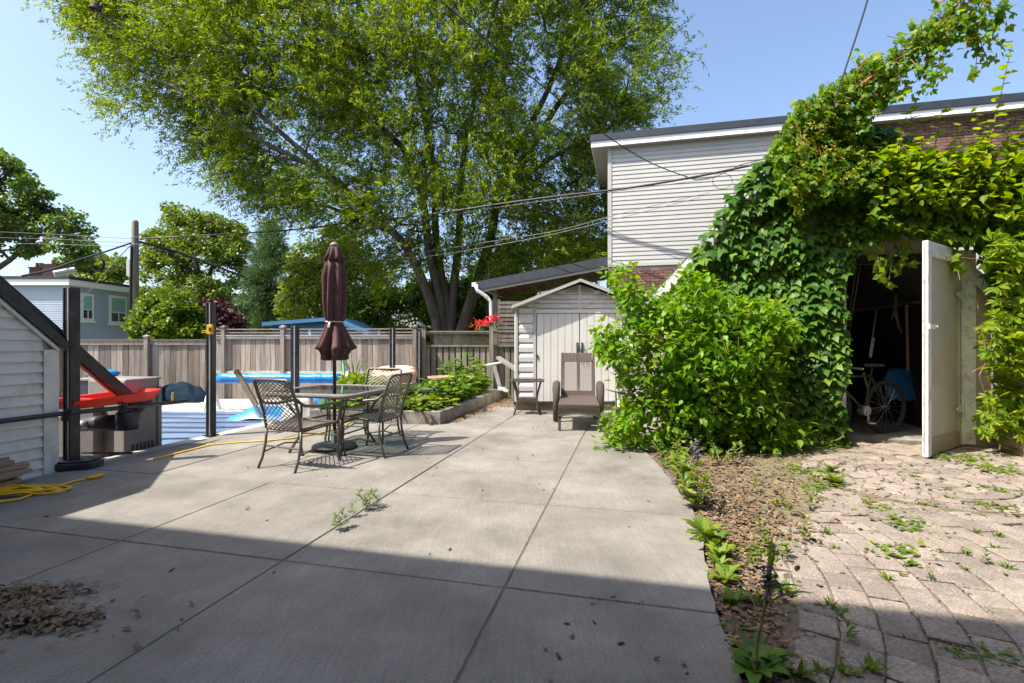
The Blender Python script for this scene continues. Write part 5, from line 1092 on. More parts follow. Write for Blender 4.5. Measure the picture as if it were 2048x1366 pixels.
b = MB(); vs = []; fs = []
for j in range(9):
    for i in range(13): x = (i - 6) / 6 * (.30 - .10 * max(0, (j - 5) / 3)); vs.append((x, -.10 + .14 * (x / .3) ** 2 * .6 + .02 * j, s0.z + .02 - .46 + .06 * j + .02 * math.cos(i * 3.14)))
for j in range(8):
    for i in range(12): k = j * 13 + i; fs.append((k, k + 1, k + 14, k + 13))
b.add(vs, fs); o = b.build('blade', M['shovel'], sv, smooth=True); md = o.modifiers.new('s', 'SOLIDIFY'); md.thickness = .008
sp_ = MB(); sp_.tube([P(1739, 712, 7.2), P(1753, 620, 7.4)], .010, 6); tag(sp_.build('ski_pole', M['steel']), 'thin grey pole leaning in the dark garage doorway', 'pole')
sp_ = MB(); sp_.tube([P(1741, 715, 7.3), P(1748, 676, 7.35)], .016, 6); tag(sp_.build('pump_tube', M['steel']), 'short grey tube beside the leaning pole in the garage', 'pole')
sp_ = MB(); sp_.tube([P(1740, 795, 7.0), P(1727, 746, 7.1)], .012, 6); tag(sp_.build('lime_stick', M['lime']), 'lime green stick leaning inside the garage doorway', 'stick')
rp_ = MB(); rp_.tube([P(1793, 585, 7.9), P(1790, 620, 7.9), P(1797, 650, 7.9), P(1803, 668, 7.9)], [.03, .03, .02, .01], 7); rp_.tube([P(1790, 618, 7.9), P(1783, 640, 7.9)], [.02, .008], 6); tag(rp_.build('hanging_branch', M['timber'], None, smooth=True), 'forked grey branch hanging inside the dark garage', 'branch')

# timber bed at the right
tbx = thing('timber_bed', 'low planter of stacked grey timbers right of the garage door', 'planter', G(1984, 893))
q0 = rel(G(1984, 893), tbx); td = (rel(G(2046, 914), tbx) - q0).normalized(); tnr = Vector((-td.y, td.x, 0)); tnr = tnr if tnr.x > 0 else -tnr
for k in range(3): b = MB(); b.obox(q0 + Z * (-.02 + k * .085), td * 2.6, tnr * .10, Z * .081); b.build('timber', M['timber'], tbx, bevel=.006); b = MB(); b.obox(q0 + tnr * .102 + Z * (-.02 + k * .085), tnr * 1.4, td * .10, Z * .081); b.build('timber', M['timber'], tbx, bevel=.006)
b = MB(); b.obox(q0 + tnr * .1 + td * .1 - Z * .02, td * 2.4, tnr * 1.4, Z * .20); b.build('soil', M['soil'], tbx)

# ------------------------------------------------------------------ ivy, vine, shrub
E1n = np.array(E1); E2n = np.array(E2)
def gar(u, v, off):                     # pixel -> point 'off' metres in front of the garage front
    rx = (u - 1024) / F; d = (OG.dot(E1) - off) / (rx * E1.x + E1.y); return P(u, v, d)
def poly_pts(poly, n):
    poly = np.asarray(poly, float); lo = poly.min(0); hi = poly.max(0); out = np.zeros((0, 2))
    while len(out) < n:
        q = rng.uniform(lo, hi, (n * 2, 2)); out = np.vstack([out, q[in_poly(q[:, 0], q[:, 1], poly)]])
    return out[:n]
IV = [(1378, 520), (1412, 455), (1455, 395), (1500, 335), (1560, 285), (1600, 235), (1660, 215), (1740, 235), (1800, 265), (1900, 320), (2060, 340), (2060, 600), (1985, 610), (1972, 540), (1955, 495), (1905, 480), (1850, 462), (1800, 460), (1750, 470), (1712, 505), (1683, 560), (1690, 640), (1697, 700), (1686, 780), (1688, 885), (1600, 895), (1330, 895), (1350, 600)]
iv = thing('ivy', 'dark glossy ivy covering the garage front around the doorway', 'ivy', (0, 0, 0))
q = poly_pts(IV, 3700); pos = []
for u, v in q:
    p0 = gar(u, v, 0); off = .06 + .16 * max(0, .35 + noise.noise(p0 * 1.3)) + .06 * random.random(); tq = (p0 - OG).dot(E2); off = max(off, .13 + .1 * random.random()) if p0.z > zr(max(TL, min(TR, tq))) - .35 else off
    pos.append(gar(u, v, off))
pos = np.array(pos); n = len(pos); k = pos[:, 2] > .03; pos = pos[k]; n = len(pos)
ax = np.tile([0, 0, -1.0], (n, 1)) + -E1n * .75 + rng.normal(0, .33, (n, 3)); nr = -E1n * .7 + np.array([-.3, 0, 1.0]) + rng.normal(0, .28, (n, 3))
leaf_parts(T_IVY, pos, ax, nr, rng.uniform(.095, .165, n), LM['ivy'], iv, 300, 'ivy_mass')
b = MB()
for k in range(46):
    u = random.uniform(1420, 1690); pts = []; vv_ = 890
    while vv_ > 300:
        if in_poly(np.array([u]), np.array([vv_]), IV)[0]: pts.append(gar(u, vv_, .03))
        vv_ -= 40; u += random.gauss(0, 12)
    if len(pts) > 2: b.tube(pts, .007, 4, caps=False)
b.build('stems', M['bark_dark'], iv, kind='stuff')
# climbing vine on top
vn = thing('climbing_vine', 'yellowish flowering vine mounded over the garage gable and arching up a cable', 'vine', (0, 0, 0))
VP = [(1535, 305), (1568, 250), (1588, 205), (1640, 178), (1690, 150), (1755, 100), (1800, 170), (1745, 235), (1750, 310), (1715, 380), (1650, 400), (1600, 430), (1560, 380)]
q = poly_pts(VP, 2300); pos = np.array([gar(u, v, .22 + .30 * random.random() + .15 * noise.noise(Vector((u * .012, v * .012, 0)))) for u, v in q])
br_ = [gar(1640, 300, .2), gar(1650, 215, .45), gar(1720, 170, .5), gar(1800, 115, .55), gar(1880, 45, .6), gar(1960, -40, .6), gar(2040, -120, .6)]
b = MB(); b.tube(br_, [.02, .02, .018, .016, .013, .010, .006], 6, caps=False); twigs = []
for k in range(150):
    t = random.uniform(.8, 5.9); i = int(t); c = br_[i].lerp(br_[i + 1], t - i); up2 = random.random()
    e = c + Vector((random.gauss(.05, .16), random.gauss(0, .14), random.gauss(.02, .17)))
    b.tube([c, (c + e) / 2 + Vector((0, 0, .03)), e], .004, 4, caps=False); twigs.append((c, e))
for (u0, v0, u1, v1) in ((1950, 20, 1950, 160), (1900, 60, 1860, 170), (1975, 10, 1995, 40), (1930, 40, 1975, 120), (1850, 90, 1850, 185), (1790, 130, 1785, 190), (1920, 30, 2005, 95), (1640, 300, 1645, 395), (1600, 260, 1610, 370)):
    a_, e_ = gar(u0, v0, .58), gar(u1, v1, .62); b.tube([a_, a_.lerp(e_, .5) + Vector((.03, 0, .02)), e_], .005, 4, caps=False)
    for s in range(9): c = a_.lerp(e_, random.random()); twigs.append((c, c + Vector(rng.normal(0, .09, 3))))
b.build('stems', M['redstem'], vn, smooth=True)
vp = []; 
for c, e in twigs:
    for s in range(6): vp.append(tuple(c.lerp(e, random.uniform(.3, 1.1)) + Vector(rng.normal(0, .045, 3))))
pos = np.vstack([pos, np.array(vp)]); n = len(pos)
ax = rng.normal(0, .5, (n, 3)) + [0.1, -.25, -.75]; nr = rdir(n, .9, .8) - E1n * .5
leaf_parts(T_IVY, pos, ax, nr, rng.uniform(.05, .095, n), LM['ivylight'], vn, 300, 'vine_mass')
fl_ = []
for k in range(75):
    if k < 40: u, v = poly_pts(VP, 1)[0]; c = gar(u, v, .5 + .1 * random.random())
    else: c = random.choice(twigs)[1]
    for s in range(24): fl_.append(tuple(c + Vector(rng.normal(0, .032, 3))))
n = len(fl_); leaf_obj('flower_clusters', T_BROAD, fl_, rdir(n), rdir(n), rng.uniform(.016, .028, n), LM['berry'], vn)
# pale creeper growing over the right of the garage
rc = thing('pale_creeper', 'pale green leafy creeper with upright shoots before the brick wall', 'vine', (0, 0, 0))
RP = [(1745, 300), (1800, 290), (1850, 300), (1900, 310), (1950, 300), (1985, 290), (2062, 300), (2062, 440), (1960, 430), (1850, 410), (1770, 380)]
pos = [tuple(gar(u, v, .15 + .5 * random.random())) for u, v in poly_pts(RP, 1100)]; axl = list(rng.normal(0, .5, (1100, 3)) + [-.2, -.35, -.25]); b = MB()
for k in range(44):
    u = random.uniform(1760, 2060); v = random.uniform(330, 420); o2 = random.uniform(.2, .6); a_ = gar(u, v, o2); ln = random.uniform(.45, 1.05) * (1.25 if u > 1960 else .75); dr_ = Vector((random.gauss(.18, .15), random.gauss(-.05, .15), 1)).normalized()
    e_ = a_ + dr_ * ln; b.tube([a_, a_.lerp(e_, .5) + Vector((.02, 0, .0)), e_], [.008, .006, .003], 4, caps=False); m_ = int(ln / .055)
    for s in range(m_):
        t = (s + .5) / m_; sd_ = 1 if s % 2 else -1; c = a_.lerp(e_, t); pos.append(tuple(c)); axl.append(np.array([sd_ * .9 + random.gauss(0, .2), random.gauss(-.3, .3), .1]))
b.build('stems', M['redstem'], rc)
n = len(pos); leaf_parts(T_OVATE, pos, np.array(axl), rdir(n, 1.3, .5), rng.uniform(.07, .13, n), LM['creeper'], rc, 300, 'creeper_mass')
q = poly_pts([(1735, 330), (2062, 340), (2062, 520), (1975, 530), (1945, 492), (1880, 470), (1800, 452), (1735, 440)], 900)
pos = np.array([tuple(gar(u, v, .14 + .32 * random.random())) for u, v in q]); n = len(pos)
leaf_obj('hanging_leaves', T_IVY, pos, np.tile([0, 0, -1.0], (n, 1)) - E1n * .6 + rng.normal(0, .4, (n, 3)), rdir(n, 1.2, .5) - E1n * .5, rng.uniform(.08, .14, n), LM['ivylight'], rc)
# five leaflet creeper over the timber bed
fc = thing('five_leaf_creeper', 'five leaflet creeper tumbling over the timber planter beside the door post', 'vine', (0, 0, 0))
FP = [(1985, 470), (2062, 460), (2062, 880), (2000, 872), (1955, 858), (1962, 800), (1985, 770), (1975, 700), (1990, 600)]
pos = [tuple(gar(u, v, random.uniform(.05, .75))) for u, v in poly_pts(FP, 420)] + [tuple(gar(u, v, random.uniform(.5, .8))) for u, v in poly_pts([(1950, 640), (2050, 640), (2050, 700), (1955, 665)], 14)]
pos = np.array([p for p in pos if p[2] > .05]); n = len(pos)
ax = rng.normal(0, .5, (n, 3)) + [-.3, -.6, -.35]; leaf_parts(T_CREEPER, pos, ax, rdir(n, 1.2, .5) - E1n * .4, rng.uniform(.10, .17, n), LM['creeper'], fc, 240, 'creeper_mass')
pos2 = np.array([tuple(gar(u, v, random.uniform(-.6, .05))) for u, v in poly_pts([(1985, 470), (2120, 460), (2120, 880), (1990, 860)], 700)]); pos2 = pos2[pos2[:, 2] > .05]
n = len(pos2); leaf_obj('inner_leaves', T_IVY, pos2, rng.normal(0, .5, (n, 3)) + [0, -.5, -.6], rdir(n, 1.) - E1n, rng.uniform(.09, .15, n), LM['ivy'], fc)
b = MB()
for k in range(16): u = random.uniform(1995, 2060); b.tube([gar(u, 872, .3), gar(u + random.gauss(0, 15), 750, .35), gar(u + random.gauss(0, 25), 600, .2), gar(u + random.gauss(0, 30), 480, .1)], .006, 4, caps=False)
for (u0, v0, u1, v1) in ((2010, 690, 1940, 683), (2005, 655, 1950, 655), (2040, 540, 1880, 510), (2010, 720, 1942, 745)): b.tube([gar(u0, v0, .6), gar((u0 + u1) / 2, (v0 + v1) / 2 - 6, .68), gar(u1, v1, .7)], .004, 4, caps=False)
b.build('stems', M['redstem'], fc)
# sprigs hanging over the top of the doorway
hs_ = thing('ivy_sprigs', 'loose ivy sprigs hanging over the top of the garage doorway', 'ivy', (0, 0, 0)); b = MB(); pos = []
for (u0, v0, u1, v1) in ((1750, 470, 1760, 545), (1790, 480, 1778, 560), (1820, 460, 1815, 520), (1900, 470, 1920, 560), (1880, 470, 1890, 525)):
    a_, e_ = gar(u0, v0, .15), gar(u1, v1, .25 if u0 < 1850 else .55); b.tube([a_, a_.lerp(e_, .5), e_], .004, 4, caps=False)
    for s in range(14): pos.append(tuple(a_.lerp(e_, random.random()) + Vector(rng.normal(0, .05, 3))))
b.build('stems', M['stem'], hs_); n = len(pos); leaf_parts(T_IVY, pos, rng.normal(0, .4, (n, 3)) + [0, -.3, -.9], rdir(n, .6) - E1n, rng.uniform(.08, .13, n), LM['creeper'], hs_, 100)
# the big shrub
sb = thing('green_shrub', 'big bright green shrub sprawling between the shed and the ivy', 'shrub', (0, 0, 0))
SP = [(1182, 690), (1205, 655), (1262, 640), (1240, 590), (1222, 552), (1250, 540), (1285, 592), (1330, 575), (1362, 548), (1440, 575), (1500, 600), (1570, 628), (1600, 645), (1575, 700), (1560, 760), (1585, 820), (1615, 872), (1590, 895), (1500, 905), (1420, 905), (1340, 912), (1260, 902), (1188, 888), (1250, 845), (1215, 858), (1235, 800), (1240, 740)]
nodes = sample_poly(SP, 520, 6.15, .75, .0, 1.1); nodes[:, 2] = np.maximum(nodes[:, 2], .06)
ex = np.array([tuple(P(u, v, 6.6)) for u, v in ((1240, 545), (1250, 580), (1265, 620), (1228, 550), (1200, 690), (1270, 600), (1660, 640), (1640, 650), (1620, 660))]); nodes = np.vstack([nodes, ex])
b = MB(); bs0 = G(1450, 898); grow(b, [([bs0 + Vector((dx, dy, -.02)), bs0 + Vector((dx * 2 + mx * .4, dy + .05, .5)), bs0 + Vector((dx * 2 + mx, dy, zz_))], .022, .008) for dx, dy, mx, zz_ in ((0, .3, .1, 1.5), (-.1, .35, -.8, 1.2), (-.15, .2, -1.1, .7), (.1, .3, .6, 1.2), (-.05, .5, -.4, 1.9), (.1, .15, .7, .5))], nodes, .0035, 4); b.build('stems', M['stem'], sb, smooth=True)
per = 18; k = len(nodes) * per; off = rng.normal(0, 1, (k, 3)); off /= np.linalg.norm(off, axis=1, keepdims=True); off *= rng.uniform(.2, 1, (k, 1)) ** .6 * .155
pos = np.repeat(nodes, per, 0) + off; pos[:, 2] = np.maximum(pos[:, 2], .025)
ax = off / .155 * .8 + rng.normal(0, .45, (k, 3)); ax[:, 2] -= .35
leaf_parts(T_OVATE, pos, ax, rdir(k, 1.7, .6), rng.uniform(.055, .105, k), LM['shrub'], sb, 300, 'foliage')

# ------------------------------------------------------------------ mulch, litter, weeds
T_CHIP = (np.array([(-.2, 0, 0), (.2, 0, 0), (.16, 1, 0), (-.2, 1, 0), (-.2, 0, .12), (.2, 0, .12), (.16, 1, .12), (-.2, 1, .12)], float), np.array([(4, 5, 6), (4, 6, 7), (0, 1, 5), (0, 5, 4), (1, 2, 6), (1, 6, 5), (2, 3, 7), (2, 7, 6), (3, 0, 4), (3, 4, 7)]))
def chips(name, label, pts, size, m, T=T_CHIP, z0=.0, zs=.02, flat=3.0):
    n = len(pts); pos = np.c_[pts, z0 + np.abs(rng.normal(0, zs, n))]; ax = rng.normal(0, 1, (n, 3)) * [1, 1, .18]
    o = leaf_obj(name, T, pos, ax, rdir(n, flat, .5), rng.uniform(.5, 1.3, n) * size, m, None, 'stuff'); return tag(o, label, 'mulch')
pts = []
while len(pts) < 8000:
    bq_ = random.uniform(.4, 6.2); e0 = edge_a(min(bq_, 6.1)) if bq_ < 6.1 else .2; wdt = .17 + max(0, bq_ - 2.0) * .16 + max(0, bq_ - 3.2) * .36; a = e0 + .02 + abs(random.gauss(0, .5)) * wdt
    if bq_ > 4.4 and random.random() < .25: a = random.uniform(.4, 3.8)
    p = L(a, bq_)
    if p.y < 6.4 - .2436 * (p.x - 4.4): pts.append((p.x, p.y))
chips('wood_mulch', 'brown wood mulch scattered along the edge of the concrete patio', np.array(pts[::2]), .030, M['chip'], z0=-.010, zs=.008)
chips('mulch_leaves', 'dry brown leaf bits mixed into the mulch beside the patio', np.array(pts[1::2]), .040, M['dryleaf'], T=T_BROAD, z0=-.006, zs=.008, flat=1.6)
pts = []
while len(pts) < 1500:
    s = random.uniform(.2, 4.2); o2 = abs(random.gauss(0, .22)) + .01; p = K0 + E1 * s + E2 * o2 * (.4 + s * .35); pts.append((p.x, p.y))
chips('bed_mulch', 'tan wood chips drifted between the raised bed and the shed', np.array(pts), .032, M['chip'], z0=.001, zs=.006)
pts = np.vstack([rng.normal(0, 1, (520, 2)) * [.15, .065] + np.array(G(45, 1195))[:2], rng.normal(0, 1, (480, 2)) * [.13, .048] + np.array(G(75, 1245))[:2], rng.normal(0, 1, (40, 2)) * [.3, .2] + np.array(G(110, 1240))[:2]])
chips('leaf_litter', 'heap of dry brown fallen leaves on the shaded concrete', pts, .048, M['dryleaf'], T=T_WLEAF, z0=.004, zs=.012, flat=1.8)
pts = np.array([tuple(L(random.uniform(-4.5, .3), random.uniform(1.2, 6.5)))[:2] for _ in range(48)] + [tuple(L(random.gauss(.0, .25), random.uniform(1.3, 2.6)))[:2] for _ in range(26)] + [tuple(L(random.uniform(-1.5, 1.0), random.gauss(7.6, .3)))[:2] for _ in range(90)])
chips('patio_debris', 'small twigs and bits of bark scattered on the concrete patio', pts, .026, M['dryleaf'], z0=.003, zs=.002)
pts = []
for p, an, wd, ln in spots:
    for s in range(3): pts.append((p.x + math.cos(an) * wd * .5 + random.gauss(0, .01), p.y + math.sin(an) * wd * .5 + random.gauss(0, .06)))
chips('joint_debris', 'dry brown bits of mulch caught between the pavers', np.array(pts), .022, M['chip'], z0=-.012, zs=.006)

def weed_mesh(kind, seed):
    r = np.random.default_rng(seed); pos = []; ax = []; nr = []; sz = []
    if kind == 'tuft':
        for k in range(16): an = r.uniform(0, 6.28); pos.append((r.normal(0, .012), r.normal(0, .012), 0)); ax.append((math.cos(an), math.sin(an), r.uniform(.3, 1.6))); sz.append(r.uniform(.05, .10)); nr.append((0, 0, 1))
        T = T_DIAMOND
    elif kind == 'upright':
        for k in range(34): t = r.uniform(.1, 1); an = r.uniform(0, 6.28); pos.append((.012 * math.sin(t * 5), .01 * t, .19 * t)); ax.append((math.cos(an), math.sin(an), .45)); sz.append(.075 * (1.15 - .6 * t)); nr.append((0, 0, 1))
        T = T_DIAMOND
    elif kind == 'rosette':
        for k in range(16): an = 6.28 * k / 16 + r.normal(0, .2); pos.append((0, 0, .01)); ax.append((math.cos(an), math.sin(an), r.uniform(.25, 1.3))); sz.append(r.uniform(.14, .26)); nr.append((-math.cos(an) * .5, -math.sin(an) * .5, 1))
        T = T_WLEAF
    else:
        for k in range(60): q = r.normal(0, 1, 2) * [.09, .07]; pos.append((q[0], q[1], r.uniform(.004, .02))); an = r.uniform(0, 6.28); ax.append((math.cos(an), math.sin(an), r.uniform(0, .5))); sz.append(r.uniform(.02, .042)); nr.append((0, 0, 1))
        T = T_OVATE
    return leaf_mesh('weed', T, np.array(pos), np.array(ax, float), np.array(nr, float), np.array(sz), LM['weed'])
wm = {k: [weed_mesh(k, s) for s in range(3)] for k in ('tuft', 'upright', 'rosette', 'mat')}
WL = {'tuft': 'small tuft of yellow green grass growing between pavers', 'upright': 'small upright weed with narrow leaves growing among the pavers and mulch', 'rosette': 'leafy rosette weed growing at the mulch strip', 'mat': 'low spreading patch of green weed on the pavers'}
def weed(kind, u, v, s=1.0, grp=None, lab=None):
    p = G(u, v, -.01 if u > 1450 else 0.0); o = inst('weed', random.choice(wm[kind]), None, p, (random.gauss(0, .06), random.gauss(0, .06), random.uniform(0, 6.28)), (s, s, s)); tag(o, lab or WL[kind], 'weed', grp or {'tuft': 'grass tufts in the paving', 'upright': 'upright weeds in the joints', 'rosette': 'rosette weeds by the mulch', 'mat': 'spreading weed patches'}[kind])
    if kind == 'mat': o['kind'] = 'stuff'
for u, v in ((672, 1058), (684, 1056), (676, 1062), (725, 1020), (742, 1012), (750, 1016), (706, 1034), (735, 1022)): weed('upright', u, v, random.uniform(.55, .95), 'weeds in the patio joint', 'small upright weed sprouting from a sunlit joint of the concrete patio')
for u, v, s in ((1615, 1085, .9), (1625, 1020, .8), (1563, 1010, .7), (1690, 1285, .8), (1520, 1100, 1.0), (1580, 1030, .7), (1735, 1018, .6), (1508, 985, .9), (1573, 1120, .7), (1860, 1160, .4), (1975, 1130, .5)): weed('upright', u, v, s)
for u, v, s in ((1810, 1050, 1.1), (1830, 1060, .9), (1800, 1110, 1.2), (1770, 1020, .8), (1990, 1015, .9), (1975, 1010, .8), (1640, 950, 1.3), (1655, 970, 1.3), (1920, 920, 1.6), (1960, 935, 1.4), (1990, 945, 1.3), (1940, 915, 1.5), (1985, 980, 1.0), (1640, 985, 1.1), (1600, 940, 1.2), (1500, 1105, 1.0), (1530, 1100, .9), (1590, 900, 1.2), (1640, 895, 1.2), (1680, 893, 1.2), (1925, 1310, .5), (1990, 1315, .6)): weed('mat', u, v, s)
for k in range(26):
    u = random.uniform(1600, 2040); v = random.uniform(925, 1190); weed('tuft', u, v, random.uniform(.3, .7))
for u, v in ((1555, 1010), (1545, 1160), (1510, 1130), (1570, 1185), (1520, 1210), (1600, 1355), (1640, 1345), (1690, 1350), (1740, 1345), (1550, 1180), (1660, 1215)): weed('tuft', u, v, random.uniform(.6, .9))
for u, v, s in ((1415, 1085, .75), (1425, 1100, .65), (1440, 1120, .55), (1405, 1070, .7), (1450, 1165, .45), (1465, 1210, .4), (1520, 1335, .6), (1455, 1150, .4), (1660, 945, .55), (1670, 968, .6), (1440, 1135, .4)): weed('rosette', u, v, s)
def tall_weed(u, v, h, label, flower=False, n=26, m='weed', spread=.12, big=.16):
    p = G(u, v, -.005); t = thing('tall_weed', label, 'weed', p); b = MB(); pos = []; ax = []
    ns = 5 if not flower else 2
    for k in range(ns):
        an = random.uniform(0, 6.28); lx, ly = math.cos(an) * spread, math.sin(an) * spread; hh2 = h * random.uniform(.6, 1); pts = [Vector((lx * .1, ly * .1, 0)), Vector((lx * .4, ly * .4, hh2 * .5)), Vector((lx, ly, hh2))]
        b.tube(pts, [.006, .005, .003], 5, caps=False)
        for s in range(n // ns): tq = random.uniform(.15, 1); c = pts[0].lerp(pts[2], tq); pos.append(tuple(c)); a2 = random.uniform(0, 6.28); ax.append((math.cos(a2), math.sin(a2), random.uniform(-.1, 1.0)))
    b.build('stems', M['stem'], t); k = len(pos); leaf_obj('leaves', T_WLEAF, pos, ax, rdir(k, 1.5, .4), rng.uniform(.5, 1, k) * big, LM[m], t)
    if flower:
        k = 130; off = rng.normal(0, 1, (k, 3)) * [.020, .020, .05] + [0.03, 0, h * .93]; leaf_obj('flowers', T_BROAD, off, rdir(k), rdir(k), rng.uniform(.014, .028, k), M['purpleflower'], t)
    return t
tall_weed(1385, 1000, .42, 'tall bushy weed with mauve buds at the curved patio edge', True, 60, 'weed', .14, .15)
tall_weed(1372, 975, .34, 'leafy weed clump under the front of the green shrub', False, 70, 'weed', .2, .12)
tall_weed(1350, 935, .28, 'yellow green weeds spilling from the shrub onto concrete', False, 60, 'weed', .25, .12)
tall_weed(1398, 1020, .30, 'narrow leaved weed clump between the mauve buds and the rosettes', False, 60, 'weed', .12, .14)
tall_weed(1330, 915, .26, 'low yellow green weeds under the shrub beside the lounger', False, 60, 'weed', .22, .11)
tall_weed(1440, 925, .24, 'scrubby weeds at the shrub foot above the mulch', False, 60, 'weed', .25, .11)
tall_weed(1650, 893, .20, 'weed tuft at the ivy foot beside the garage doorway', False, 50, 'weed', .2, .10)
# the foreground weed: broad basal leaves, long narrow stem leaves, purple flower head
fw = thing('flowering_weed', 'tall weed with long narrow leaves and dark purple flower head in the shade', 'weed', G(1510, 1352))
b = MB(); st_ = [Vector((0, 0, 0)), Vector((.02, .02, .12)), Vector((.05, .02, .26)), Vector((.07, .02, .40))]; b.tube(st_, [.006, .006, .005, .003], 6); b.build('stem', M['stem'], fw)
def blade(p, d, ln, wd, drop):
    vs = []; n = 8; d = Vector(d).normalized(); sd2 = d.cross(Z).normalized()
    for i in range(n + 1): t = i / n; c = p + d * ln * t - Z * drop * ln * t * t; w2 = wd * math.sin(math.pi * min(1, .12 + t * .88)) ** .7; vs += [c - sd2 * w2 + Z * w2 * .3, c, c + sd2 * w2 + Z * w2 * .3]
    fs = []
    for i in range(n): k = 3 * i; fs += [(k, k + 1, k + 4, k + 3), (k + 1, k + 2, k + 5, k + 4)]
    return vs, fs
for k, (d, ln, wd, dr2, zz_) in enumerate((((.9, -.2, .9), .26, .009, .45, .26), ((-.7, .1, 1.1), .24, .009, .5, .24), ((.3, .3, 1.6), .26, .008, .1, .3), ((-1, -.1, .6), .24, .008, .4, .16), ((1, .1, .5), .20, .008, .5, .32), ((.1, -.3, 1.6), .16, .008, .1, .36), ((-.5, .3, 1.4), .22, .008, .2, .2))):
    q = min(int(zz_ / .14), 2); c = st_[q].lerp(st_[q + 1], (zz_ - st_[q].z) / (st_[q + 1].z - st_[q].z)); mb = MB(); mb.add(*blade(c, d, ln, wd, dr2)); mb.build('leaf', LM['bed'], fw, smooth=True)
for k in range(9): an = k * .7; mb = MB(); mb.add(*blade(Vector((0, 0, .01)), (math.cos(an), math.sin(an), random.uniform(.5, 1.3)), random.uniform(.13, .2), .028, .45)); mb.build('leaf', LM['bed'], fw, smooth=True)
k = 150; off = rng.normal(0, 1, (k, 3)) * [.016, .016, .035] + [.065, .02, .36]; leaf_obj('flowers', T_BROAD, off, rdir(k), rdir(k), rng.uniform(.012, .022, k), M['purpleflower'], fw)

# ------------------------------------------------------------------ cords, lumber, wires
b = MB(); pts = []; cq = G(20, 984, .012)
for k in range(150):
    t = k / 150 * 7 * 6.2832; q = k / 150; rx = .36 + .10 * math.sin(t * .31 + 1) + .05 * math.sin(t * .73); ry = .085 + .03 * math.sin(t * .47)
    pts.append(cq + E1 * 0 + Vector((rx * math.cos(t) + .05 * math.sin(t * .21), ry * math.sin(t) + .12 * rx * math.cos(t) + .03 * math.sin(t * .37), .004 * (k % 7))))
b.tube(pts, .009, 6)
b.tube([G(-40, 1010, .012), G(40, 998, .01), G(90, 980, .01), G(150, 962, .01), G(178, 957, .01)], .010, 6); b.tube([G(176, 957, .016), G(205, 950, .016)], .018, 8)
tag(b.build('cord_coil', M['yellow'], None, smooth=True), 'loose coil of yellow extension cord on the shaded concrete', 'cord')
b = MB(); b.tube([G(308, 919, .008), G(360, 905, .01), G(420, 890, .009), G(470, 885, .008), G(525, 882, .008), G(580, 877, .009), G(640, 866, .009), G(690, 852, .009), G(705, 840, .009)], .010, 6); tag(b.build('extension_cord', M['yellow'], None, smooth=True), 'yellow extension cord running across the sunlit concrete under the table', 'cord')
lz = 0.0; ends = [(36, 4), (58, 1), (30, 2), (50, 1), (55, 0), (34, 3), (44, 1), (28, 0), (40, 2), (24, 1)]
for k in range(10):
    lvl = k // 2; e = G(ends[k][0] + 14, 962) + E2 * (-.12 * (k % 2)) - E1 * (.02 * ends[k][1] + .04 * (k % 3)); wdv, th = (.085, .04)
    mb = MB(); d_ = (-E1 + E2 * random.uniform(-.05, .05)).normalized(); mb.obox(e - E2 * .04 + Z * (.002 + lvl * .046), d_ * 1.3, E2 * wdv * (1 if k % 2 == 0 else .9), Z * th); o = mb.build('lumber_board', M['timber'] if k > 3 else M['woodpole'], None, bevel=.003); tag(o, ['lowest', 'second', 'third', 'fourth', 'topmost'][lvl] + ' layer ' + ('outer' if k % 2 == 0 else 'wall side') + ' board in the lumber stack by the white shed', 'board', 'lumber stack')
def wire(pts, r, label, m='wire', name='power_cable'):
    fine = []
    for i in range(len(pts) - 1):
        p0 = pts[max(i - 1, 0)]; p1 = pts[i]; p2 = pts[i + 1]; p3 = pts[min(i + 2, len(pts) - 1)]
        for q in range(5): t = q / 5.0; fine.append(.5 * ((2 * p1) + (p2 - p0) * t + (2 * p0 - 5 * p1 + 4 * p2 - p3) * t * t + (3 * p1 - p0 - 3 * p2 + p3) * t ** 3))
    fine.append(pts[-1]); mb = MB(); mb.tube(fine, r, 5); return tag(mb.build(name, M[m]), label, 'cable', 'overhead cables')
def wl_(pts, d0, d1): n = len(pts) - 1; return [P(u, v, d0 + (d1 - d0) * i / n) for i, (u, v) in enumerate(pts)]
def wlx(pts, d0, d1):                    # depth so that the span is straight in plan
    ua, ub = (pts[0][0] - 1024) / F, (pts[-1][0] - 1024) / F; A = Vector((ua * d0, d0)); Bv = Vector((ub * d1, d1)); out = []
    for u, v in pts:
        r = (u - 1024) / F; dx = Bv - A; t = (r * A.y - A.x) / (dx.x - r * dx.y); out.append(P(u, v, A.y + dx.y * t))
    return out
wire(wlx([(272, 478), (420, 470), (560, 462), (700, 446), (860, 429), (1000, 408), (1120, 392), (1250, 377), (1400, 352), (1560, 318)], 20, 11.0), .028, 'thick cable from the utility pole to the siding house')
wire(wlx([(560, 470), (700, 457), (860, 437), (1000, 414), (1200, 387), (1420, 358)], 18.5, 11.4), .008, 'thin line slung just under the thick house cable', 'wire_grey')
wire(wlx([(700, 521), (860, 502), (1000, 480), (1120, 460), (1250, 425), (1420, 385)], 17, 11.3), .008, 'thin grey line passing high behind the umbrella', 'wire_grey')
wire(wlx([(590, 523), (720, 521), (860, 512), (1000, 489), (1130, 463), (1400, 395)], 18, 11.4), .008, 'thin grey line running below the high umbrella line', 'wire_grey')
wire(wl_([(272, 482), (340, 500), (430, 532), (520, 565), (612, 588)], 20, 26), .05, 'heavy black cable bundle dropping from the pole behind the fence trees')
wire(wl_([(268, 484), (200, 507), (150, 522), (100, 540), (45, 552)], 20, 15), .035, 'heavy black cable bundle running from the pole toward the low shed')
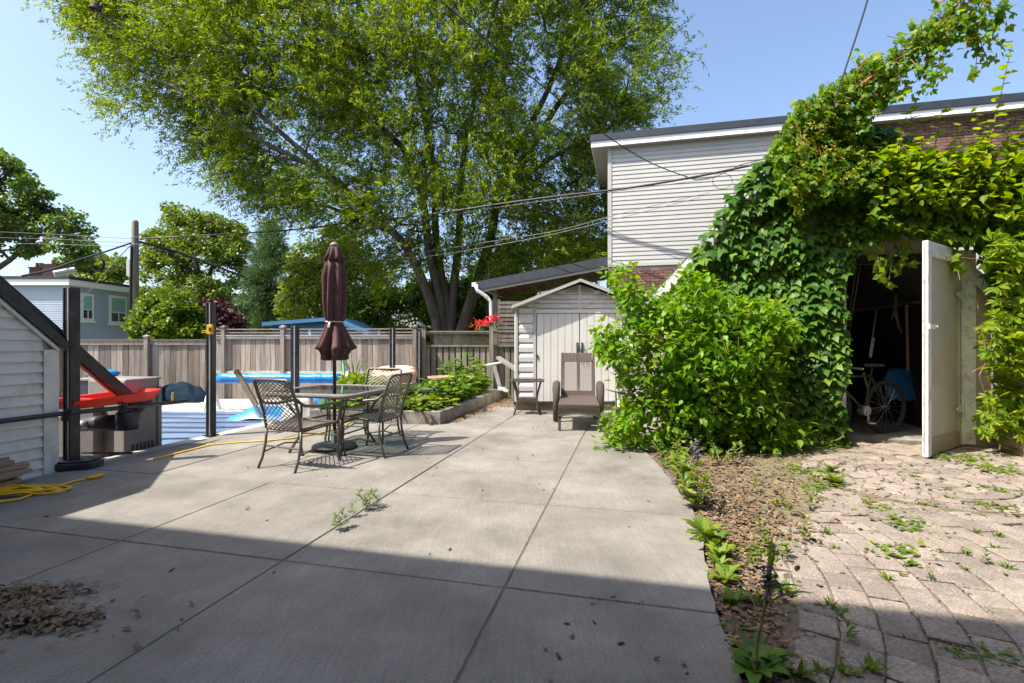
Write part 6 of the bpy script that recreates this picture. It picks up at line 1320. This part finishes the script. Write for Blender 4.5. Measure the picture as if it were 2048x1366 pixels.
for k in range(3): wire(wl_([(268, 478 + k * 8), (190, 473 + k * 9), (100, 468 + k * 10), (-40, 462 + k * 12)], 20, 30), .012, ['top', 'middle', 'bottom'][k] + ' one of three thin cables leaving the pole over the pale blue house', 'wire_grey')
wire(wl_([(262, 490), (210, 545), (160, 607)], 20, 27.6), .02, 'grey guy line from the pole down to the pale blue house', 'wire_grey', 'guy_line')
wire(wl_([(290, 490), (420, 527), (560, 545), (640, 556)], 20, 30), .012, 'thin grey line sloping away from the pole into the trees', 'wire_grey')
wire(wl_([(880, 0), (980, 85), (1080, 168), (1200, 262), (1300, 325), (1392, 360)], 6.0, 12.05), .012, 'black service cable crossing the willow down to the siding house')
wire([P(1760, -100, 5.6), P(1735, 0, 5.7), P(1705, 95, 5.8), P(1668, 205, 5.9)], .010, 'black cable rising from the vine mound above the garage')
wire([P(2060, 225, 5.8), P(1980, 275, 5.9), P(1890, 300, 6.0)], .006, 'thin black cable sagging through the pale creeper')
wire(wl_([(660, 0), (780, 130), (840, 200)], 8, 14), .006, 'faint grey cable crossing the upper willow crown', 'wire_grey')
ec = MB(); a_ = P(108, 548, 16.8); e_ = P(150, 540, 17.2); ec.tube([a_, e_], .11, 12); tag(ec.build('splice_case', M['steel'], None, smooth=False), 'grey cylindrical splice case hung on the cable bundle', 'splice case')
cc = MB(); c = P(193, 528, 18.0); n = 22
for j in range(3): cc.tube([c + Vector(((.24 + .015 * j) * math.cos(6.2832 * k / n), .02 * j, (.24 + .015 * j) * math.sin(6.2832 * k / n))) for k in range(n + 1)], .014, 5, caps=False)
tag(cc.build('cable_coil', M['wire']), 'round coil of spare black cable hung on the line', 'cable coil')
# service loops on the house wall
sl_ = MB(); pts = []
for k in range(26): pts.append(P(1445 + 20 * math.cos(k * .5), 362 + 16 * math.sin(k * .5), 11.95))
sl_.tube(pts, .005, 4); sl_.tube([P(1392, 360, 12.0), P(1430, 355, 11.9), P(1480, 330, 11.8), P(1530, 318, 11.75)], .010, 5); tag(sl_.build('service_loop', M['wire']), 'looped black service wires against the cream siding', 'cable')
